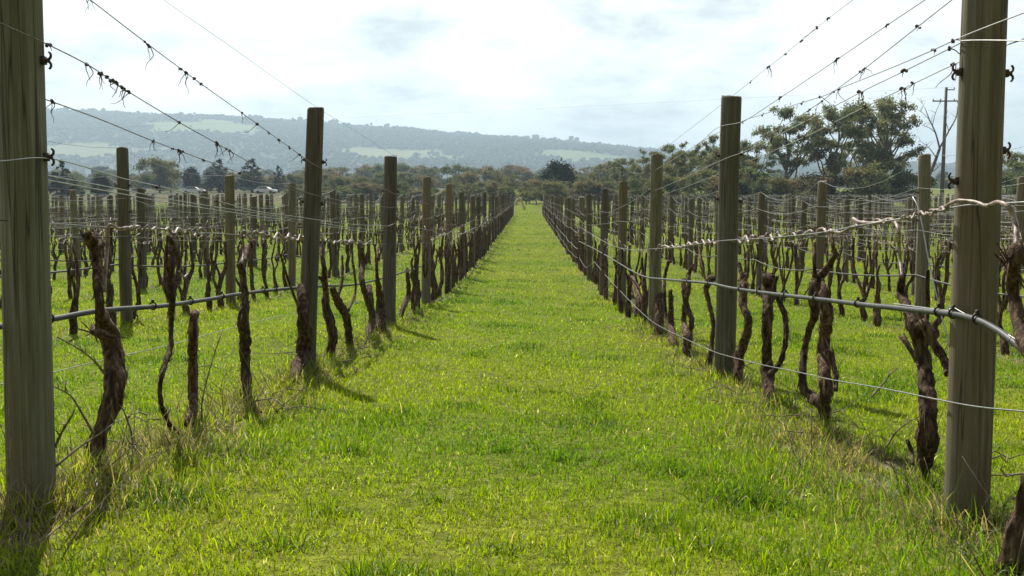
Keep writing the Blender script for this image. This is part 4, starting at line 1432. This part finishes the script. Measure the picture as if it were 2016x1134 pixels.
def generic_vine(seed):
    """pruned vine: gnarled trunk, one to three arms, canes bent along the wire (y)"""
    q = random.Random(seed)
    root = empty('grape_vine', (0, 0, 0))
    h1 = q.uniform(.22, .5)
    x, y = 0, 0
    P = [(0, 0, -.06, .034)]
    r_ = q.uniform(.025, .038)
    steps = 4
    for i in range(1, steps + 1):
        x += q.uniform(-.025, .025); y += q.uniform(-.045, .045)
        P.append((x, y, h1 * i / steps, r_ * (1.15 - .08 * i) * q.uniform(.9, 1.2)))
    mb = MB()
    S_ = spline(P, 4)
    mb.tube(S_[:, :3], list(S_[:, 3]), 8, .22, seed, 28, ridge=.05)
    mb.build('trunk', M['bark'], root)
    na = q.choice([2, 2, 3, 3, 4])
    for a in range(na):
        yy, xx = y, x
        r2 = r_ * q.uniform(.42, .75)
        A = [(x, y, h1 - .02, r2 * 1.1)]
        htop = q.uniform(.68, 1.0)
        s_ = (a - (na - 1) / 2) * 1.2 + q.uniform(-.5, .5)
        for i in range(1, 5):
            t = i / 4
            yy = y + s_ * .13 * math.sin(t * 2.2) + q.uniform(-.025, .025)
            xx = x + q.uniform(-.03, .03)
            A.append((xx, yy, h1 + (htop - h1) * t, r2 * (1 - .3 * t) * q.uniform(.85, 1.2)))
        S_ = spline(A, 4)
        mb = MB(); mb.tube(S_[:, :3], list(S_[:, 3]), 7, .2, seed + a, 34)
        if q.random() < .6:
            p = Vector(S_[len(S_) // 2, :3]); mb.tube([p, p + Vector((q.uniform(-.04, .04), q.uniform(-.06, .06), .05)), p + Vector((q.uniform(-.05, .05), q.uniform(-.08, .08), .11))], [.008, .006, .004], 5)
        mb.build('arm', M['bark'], root)
        if q.random() < .75:
            d_ = q.choice([-1, 1]); L = q.uniform(.3, .55)
            Cn = [(xx, yy, htop - .02, .0048)]
            if htop < .86: Cn.append((xx, yy + d_ * .02, (htop + .9) / 2, .0055))
            for i in range(1, 8):
                t = i / 7
                Cn.append((xx * (1 - t) + .012 * math.sin(i * 2.1 + seed), yy + d_ * L * t, .925 + .018 * math.sin(i * 1.9 + seed), .0042 * (1 - .5 * t)))
            S_ = spline(Cn, 3)
            mb = MB(); mb.tube(S_[:, :3], list(S_[:, 3]), 5, .15, seed, 60)
            for kk in range(q.choice([1, 2, 3])):
                b_ = Vector(S_[q.randrange(4, len(S_)), :3]); hh = q.uniform(.06, .24)
                mb.tube([b_, b_ + Vector((q.uniform(-.03, .03), q.uniform(-.04, .04), hh * .5)), b_ + Vector((q.uniform(-.05, .05), q.uniform(-.07, .07), hh))], [.0042, .0038, .003], 5)
            if q.random() < .5: mb.tube([S_[8, :3], S_[8, :3] + np.array([.01, .02, .07]), S_[8, :3] + np.array([.0, .03, .13])], [.004, .0035, .0025], 5)
            mb.build('cane', M['cane'], root)
    return root


GV_ = [generic_vine(900 + i) for i in range(14)]
gv_used = set()
NV = 5
vc = []
for side in (-1, 1):
    for k in range(NROW):
        for j in range(-1, NPOST - 1):
            for v in range(NV):
                y = y0(side) + SP * j + SP * (v + .5) / NV + rnd.uniform(-.14, .14)
                if rnd.random() < .06: continue
                if k == 0 and (y < 10.9): continue
                if k == 1 and y < 4: continue
                x = rowx(side, k) + rnd.uniform(-.05, .05)
                z = G(x, y)
                if inframe((x, y, z + .45), 110):
                    vc.append((math.hypot(x, y), side, k, j, v, x, y, z))
vc.sort()
VN = 270
rest = []
DESC = ['gnarled bare vine', 'bare pruned vine', 'crooked leafless vine', 'dark stemmed bare vine']
for n_, (d, side, k, j, v, x, y, z) in enumerate(vc):
    s = rnd.uniform(.92, 1.1)
    flip = rnd.choice([-1, 1])
    i = rnd.randrange(14)
    if n_ >= VN:
        rest.append((i, x, y, z, s, flip)); continue
    src = GV_[i]
    rot = (0, 0, rnd.uniform(-.25, .25) + (math.pi if rnd.random() < .5 else 0))
    if i not in gv_used:
        gv_used.add(i); o = src
        o.location = (x, y, z); o.rotation_euler = rot; o.scale = (s, s * flip, s * rnd.uniform(.95, 1.04))
    else:
        o = copy_thing(src, (x, y, z), rot, (s, s * flip, s * rnd.uniform(.95, 1.04)))
    # name its bay by the posts one can see
    vis = [jj for jj in range(NPOST) if (side, k, jj) in POSTS and inframe((POSTS[(side, k, jj)][0], POSTS[(side, k, jj)][1], G0(POSTS[(side, k, jj)][1]) + .9))]
    bay = [a for a, jj in enumerate(vis) if jj == j]
    if bay and bay[0] < 6 and k < 6 and y < 32:
        lab = 'bare vine, %s beyond the %s visible post of %s' % (ORD[v], ORD[bay[0]], rown(side, k))
    elif k < 6 and y < 32 and not bay:
        lab = 'bare vine before the first visible post of %s' % rown(side, k)
    else:
        lab = 'small bare vine far back among the %s vine rows' % sidew(side)
    tag(o, lab, 'grapevine', 'bare grapevines of the vine rows')
for i in range(14):
    if i not in gv_used:
        for ch in list(GV_[i].children): bpy.data.objects.remove(ch)
        bpy.data.objects.remove(GV_[i])
        GV_[i] = None
# the remaining far vines as one mass
src_data = []
for i in range(14):
    if GV_[i] is None: src_data.append(None); continue
    Vp = []; Fp = []; Mi = []
    for ch in GV_[i].children:
        b0 = len(Vp)
        Vp += [tuple(v.co) for v in ch.data.vertices]
        for p in ch.data.polygons:
            if len(p.vertices) == 4:
                Fp.append([b0 + t for t in p.vertices]); Mi.append(1 if ch.name.startswith('cane') else 0)
    src_data.append((np.array(Vp), np.array(Fp), np.array(Mi)))
Vs, Qs, Ms = [], [], []
b0 = 0
for (i, x, y, z, s, flip) in rest:
    if src_data[i] is None: i = next(q_ for q_ in range(14) if src_data[q_])
    v, f, mi = src_data[i]
    Vs.append(v * np.array([s, s * flip, s]) + np.array([x, y, z])); Qs.append(f + b0); Ms.append(mi); b0 += len(v)
if Vs:
    o = np_obj('distant_vines', np.concatenate(Vs), Q=np.concatenate(Qs), mat=M['bark'], smooth=True)
    o.data.materials.append(M['cane'])
    o.data.polygons.foreach_set('material_index', np.concatenate(Ms).astype(np.int32))
    tag(o, 'mass of small bare vines in the far parts of the rows', 'grapevines', kind='stuff')

# pale arched cane and grey stake at the far end of the left lane row
p0 = onX(1011, 419, XL + .08)
root = empty('leaning_stake', (p0.x, p0.y, G(p0.x, p0.y)))
mb = MB(); mb.tube([(0, 0, -.1), (-.06, 0, .5), (-.12, 0, 1.05)], [.05, .045, .04], 8, .1, 1, 5); mb.build('stake', M['insul'], root)
tag(root, 'pale grey stake leaning at the far end of the left lane row', 'stake')
yb = 92.0
pb_ = onY(1024, 405, yb)
mb = MB()
P = [onY(a, b, yb) for a, b in ((1016, 400), (1018, 394), (1022, 391), (1027, 394), (1029, 400), (1031, 406))]
P = P + [Vector((P[-1].x + .12, yb, P[-1].z - .2))]
for k in range(5):
    o_ = Vector((0, k * .06, -.035 * k))
    S_ = spline([tuple(v + o_) for v in P], 4)
    mb.tube(S_, .10, 6, .2, k, 8)
tag(mb.build('arched_cane', M['cut']), 'pale bundle of dry canes arching over at the far end of the lane', 'cane bundle')

# ------------------------------------------------------------------ grass
gr = np.random.default_rng(9)
bands = [.8, 1.6, 2.3, 3, 4, 5.5, 7.5, 10, 14, 20, 28, 40, 60, 90, 132]
PX, PY, PW, PL, PS = [], [], [], [], []
for a, b in zip(bands[:-1], bands[1:]):
    mid = (a + b) / 2
    half = .60 * b + .6
    dens = 16500 * min(1, (3.2 / mid)) ** 1.62
    n = int(dens * (b - a) * 2 * half)
    PX.append(gr.uniform(-half, half, n)); PY.append(gr.uniform(a, b, n))
    PW.append(np.full(n, .0017 * max(1, mid / 3) ** .62)); PL.append(np.full(n, max(1, mid / 5) ** .12))
x = np.concatenate(PX); y = np.concatenate(PY); w = np.concatenate(PW); ls = np.concatenate(PL)
n = len(x)


def vnoise(x, y, s, seed):
    q = np.random.default_rng(seed); T = q.uniform(0, 1, (64, 64))
    u = x / s; v = y / s
    i = np.floor(u).astype(int); j = np.floor(v).astype(int)
    fu = u - i; fv = v - j
    fu = fu * fu * (3 - 2 * fu); fv = fv * fv * (3 - 2 * fv)
    g00 = T[i % 64, j % 64]; g10 = T[(i + 1) % 64, j % 64]; g01 = T[i % 64, (j + 1) % 64]; g11 = T[(i + 1) % 64, (j + 1) % 64]
    return (g00 * (1 - fu) + g10 * fu) * (1 - fv) + (g01 * (1 - fu) + g11 * fu) * fv


# rank grass the mower cannot reach, round the feet of near posts
tx, ty, tl = [], [], []
for (s_, k, j), pp in POSTS.items():
    if pp[1] < 16 and k < 3:
        m_n = int(2200 / max(1, pp[1] / 4)) if k == 0 else 300
        a_ = gr.uniform(0, 6.28, m_n); r_ = .06 + np.abs(gr.normal(0, .10, m_n))
        tx.append(pp[0] + r_ * np.cos(a_)); ty.append(pp[1] + r_ * np.sin(a_) * 1.3); tl.append(np.exp(-r_ / .16) * gr.uniform(1.2, 3.6, m_n))
for o in [o_ for o_ in COL.objects if o_.name.startswith('grape_vine') and o_.location.y < 12 and abs(o_.location.x) < 2]:
    m_n = int(800 / max(1, o.location.y / 4))
    a_ = gr.uniform(0, 6.28, m_n); r_ = np.abs(gr.normal(0, .11, m_n))
    tx.append(o.location.x + r_ * np.cos(a_)); ty.append(o.location.y + r_ * np.sin(a_) * 1.3); tl.append(np.exp(-r_ / .2) * gr.uniform(1, 2.8, m_n))
# darker rank tufts here and there in the lane
for (a, b) in ((860, 985), (1490, 985), (1105, 905), (985, 890), (800, 825), (1005, 770), (650, 1010), (1250, 1060), (1180, 780), (930, 700), (1085, 770), (700, 900), (1330, 930), (560, 1080), (1000, 1090), (1400, 1085)):
    p_ = ray(a, b); d_ = 2.6
    for _ in range(8): d_ = (ZC - G(p_.x * d_, p_.y * d_)) / -p_.z
    m_n = 200; a_ = gr.uniform(0, 6.28, m_n); r_ = np.abs(gr.normal(0, .06, m_n))
    tx.append(p_.x * d_ + r_ * np.cos(a_) * 1.5); ty.append(p_.y * d_ + r_ * np.sin(a_)); tl.append(-gr.uniform(.2, 1.1, m_n))
nt_ = sum(len(v) for v in tx)
x = np.concatenate([x] + tx); y = np.concatenate([y] + ty)
tall = np.concatenate([np.zeros(n)] + tl)
w = np.concatenate([w, .0019 * np.maximum(1, y[n:] / 3) ** .6]); ls = np.concatenate([ls, np.ones(nt_)])
n = len(x)


# distance to the nearest vine row: under-vine strips are rougher and drier
rowd = np.minimum(np.abs(((x - XL + PITCHX / 2) % PITCHX) - PITCHX / 2), 9)
rowd = np.where(x > 0, np.abs(((x - XR + PITCHX / 2) % PITCHX) - PITCHX / 2), rowd)
keep = ~((rowd < .24 + .08 * np.sin(y * 3.1)) & (vnoise(x, y, .16, 8) > .74) & (tall == 0))
x, y, w, ls, tall, rowd = x[keep], y[keep], w[keep], ls[keep], tall[keep], rowd[keep]
n = len(x)
strip = np.exp(-(rowd / .26) ** 2)
n_a = vnoise(x, y, .35, 1); n_b = vnoise(x, y, 1.3, 2); n_c = vnoise(x, y, .12, 3); n_d = vnoise(x, y, 4.0, 4)
tall = tall[:n]
tuft = np.clip((n_a - .62) * 4, 0, 1)
L = gr.uniform(.020, .044, n) * ls * (.75 + .5 * n_c) * (1 + .55 * tuft + 1.6 * strip * n_a * (gr.uniform(0, 1, n) ** 1.5) + np.abs(tall))
near_dry = strip * np.clip(1.25 - y / 14, .25, 1)
apron = np.exp(-((x - 1.02) / .36) ** 2) * np.clip((6.2 - y) / 1.5, 0, 1) * np.clip((y - 2.0) / .6, 0, 1) + .8 * np.exp(-((x + 1.2) / .30) ** 2) * np.clip((6.6 - y) / 1.5, 0, 1) * np.clip((y - 2.3) / .6, 0, 1)
ap_n = vnoise(x, y, .3, 12)
L = L * (1 + 1.3 * apron * gr.uniform(0, 1, n) ** 2)
dry = gr.uniform(0, 1, n) < .30 * apron * ap_n + (.045 + .12 * np.clip(n_b - .5, 0, 1) + .58 * near_dry * (.2 + n_a))
lush = np.array((.118, .250, .005)); lime = np.array((.285, .370, .006)); straw = np.array((.35, .31, .215)); dark = np.array((.065, .150, .010))
mixv = np.clip(.25 + 1.0 * (n_b - .3) + .5 * (n_d - .5) + gr.normal(0, .22, n), 0, 1)[:, None]
C = lush * (1 - mixv) + lime * mixv
dk = np.clip((n_a - .66) * 4 * (gr.uniform(0, 1, n) < .7), 0, 1)[:, None]
dk = np.where((tall < 0)[:, None], .55, dk)
C = C * (1 - dk) + dark * dk
C = np.where((gr.uniform(0, 1, n) < .006)[:, None], np.array((.72, .68, .58)), C)
C = np.where(dry[:, None], straw * gr.uniform(.55, 1.15, (n, 1)), C) * np.clip(gr.lognormal(0, .27, (n, 1)), .5, 1.7)
ang = gr.uniform(0, 2 * math.pi, n)
lean = gr.uniform(.15, 1.35, n) * np.where(dry, 1.25, 1)
la = gr.uniform(0, 2 * math.pi, n)
z0 = Gv(x, y) + (np.sin(x * 1.7 + np.sin(y * .9) * 1.3) * np.sin(y * 1.3 + x * .4) * .012 + np.sin(x * 4.1 + y * 2.2) * np.sin(y * 3.1) * .006) * (np.abs(x) < 60) * (y < 120)
dirv = np.stack([np.cos(la) * np.sin(lean), np.sin(la) * np.sin(lean), np.cos(lean)], -1)
wv = np.stack([np.cos(ang), np.sin(ang), np.zeros(n)], -1) * w[:, None]
base = np.stack([x, y, z0 - .012], -1)
mid = base + dirv * (L * .55)[:, None] + np.array([0, 0, 1]) * (L * .12)[:, None]
tip = base + dirv * L[:, None] - np.array([0, 0, 1]) * (L * .18 * lean)[:, None]
V = np.stack([base - wv, base + wv, mid + wv * .85, mid - wv * .85, tip], 1).reshape(-1, 3)
i0 = np.arange(n) * 5
Q = np.stack([i0, i0 + 1, i0 + 2, i0 + 3], -1)
T = np.stack([i0 + 3, i0 + 2, i0 + 4], -1)
o = np_obj('grass', V, Q=Q, T=T, mat=M['grass'], col=np.repeat(C, 5, 0), smooth=True)
tag(o, 'short bright green grass of the lane and between the vines', 'grass', kind='stuff')
print('blades', n)

# dry stems, fallen canes and tall seed grass round the feet of the near rows
q = random.Random(31)
mb = MB()
for side in (-1, 1):
    for i in range(520 if side < 0 else 430):
        y = 2.2 + 8.5 * q.random() ** 1.5
        x = rowx(side, 0) + q.gauss(-.02 * side, .14)
        z = G(x, y)
        L_ = q.uniform(.06, .22) if q.random() < .8 else q.uniform(.2, .42)
        d = Vector((q.gauss(0, .5), q.gauss(0, .5), q.uniform(.25, 1))).normalized()
        p = Vector((x, y, z - .01)); P = [p.copy()]
        for s_ in range(4):
            d = (d + Vector((q.gauss(0, .16), q.gauss(0, .16), q.gauss(0, .12)))).normalized()
            p = p + d * L_ / 4; P.append(p.copy())
        mb.tube(P, list(np.linspace(.0017, .0007, 5)) if L_ < .25 else list(np.linspace(.0024, .0008, 5)), 4)
    for i in range(34):          # pruned canes dropped on the grass
        y = 2.6 + 9 * q.random(); x = rowx(side, 0) + q.gauss(0, .25); z = G(x, y) + q.uniform(.02, .06)
        a = q.uniform(0, 6.28); L_ = q.uniform(.12, .45)
        P = [Vector((x + math.cos(a) * L_ * t + q.gauss(0, .012), y + math.sin(a) * L_ * t, z + q.gauss(0, .012))) for t in (0, .25, .5, .75, 1)]
        mb.tube(P, [.0035, .0035, .003, .0026, .002], 5)
tag(mb.build('dead_stems', M['twig']), 'dry stems and fallen twigs along the feet of the near vine rows', 'dry stems', kind='stuff')

# bare shoots that stick out of the weeds beside the nearest left vine
def shoot(side, px, label, seed):
    X = rowx(side, 0) + .05
    P = [onX(a, b, X + .03 * i) for i, (a, b) in enumerate(px)]
    org = Vector((P[0].x, P[0].y, G(P[0].x, P[0].y)))
    q = random.Random(seed)
    mb = MB()
    S_ = spline([tuple(v - org) for v in P], 5)
    mb.tube(S_, list(np.linspace(.0042, .0018, len(S_))), 6, .15, seed, 80)
    for k in range(4):
        i = q.randrange(2, len(S_) - 1); p = Vector(S_[i])
        mb.tube([p, p + Vector((q.uniform(-.02, .02), q.uniform(-.04, .04), q.uniform(.005, .03)))], [.0022, .001], 5)
    o = mb.build('bare_shoot', M['twig'])
    o.location = org
    tag(o, label, 'shoot', 'bare shoots in the weeds beside the lane')


shoot(-1, [(110, 918), (150, 885), (190, 858), (235, 826)], 'bare shoot slanting up from the nearest left post to the twisted trunk', 1)
shoot(-1, [(183, 852), (165, 820), (140, 780), (108, 762)], 'bare shoot arching left from the twisted trunk towards the nearest left post', 2)
shoot(-1, [(205, 735), (190, 715), (160, 690), (113, 664)], 'dark bent shoot high on the left side of the twisted trunk', 3)
shoot(-1, [(108, 880), (125, 845), (138, 825), (146, 810)], 'short upright shoot against the nearest left post', 4)
shoot(-1, [(200, 1030), (235, 975), (262, 950), (282, 920)], 'dark shoot lying over the grass in front of the nearest left vine', 5)
shoot(-1, [(262, 880), (258, 850), (248, 820), (242, 805)], 'small upright shoot between the twisted trunk and the forked vine', 6)
shoot(-1, [(345, 962), (350, 915), (340, 885), (325, 855)], 'bent dark shoot in front of the forked vine', 7)
shoot(-1, [(455, 885), (475, 845), (490, 815), (520, 760)], 'leaning shoot in front of the straight single stemmed vine', 8)
shoot(-1, [(398, 830), (398, 790), (415, 720), (438, 650)], 'tall thin shoot right of the cut off stump', 9)
shoot(1, [(1745, 880), (1765, 850), (1790, 830), (1808, 822)], 'bare shoot leaning towards the many armed vine by the nearest right post', 10)
shoot(1, [(1715, 782), (1735, 760), (1752, 738), (1766, 725)], 'pale shoot in the grass behind the lowest wire on the right', 11)

# ------------------------------------------------------------------ haze
mb = MB()
mb.box((0, 2150, 148), (3600, 2300, 151))
hz = mb.build('haze', bpy.data.materials.new('haze_air'), None, False)
hm = hz.data.materials[0]
hm.use_nodes = True
t = hm.node_tree
t.nodes.clear()
pv = nd(t, 'ShaderNodeVolumePrincipled')
pv.inputs['Color'].default_value = (.60, .80, .96, 1)
pv.inputs['Density'].default_value = .00036
pv.inputs['Anisotropy'].default_value = .25
out = nd(t, 'ShaderNodeOutputMaterial')
lk(t, pv, 0, out, 'Volume')
tag(hz, 'pale blue haze over the far hills', 'haze', kind='stuff')
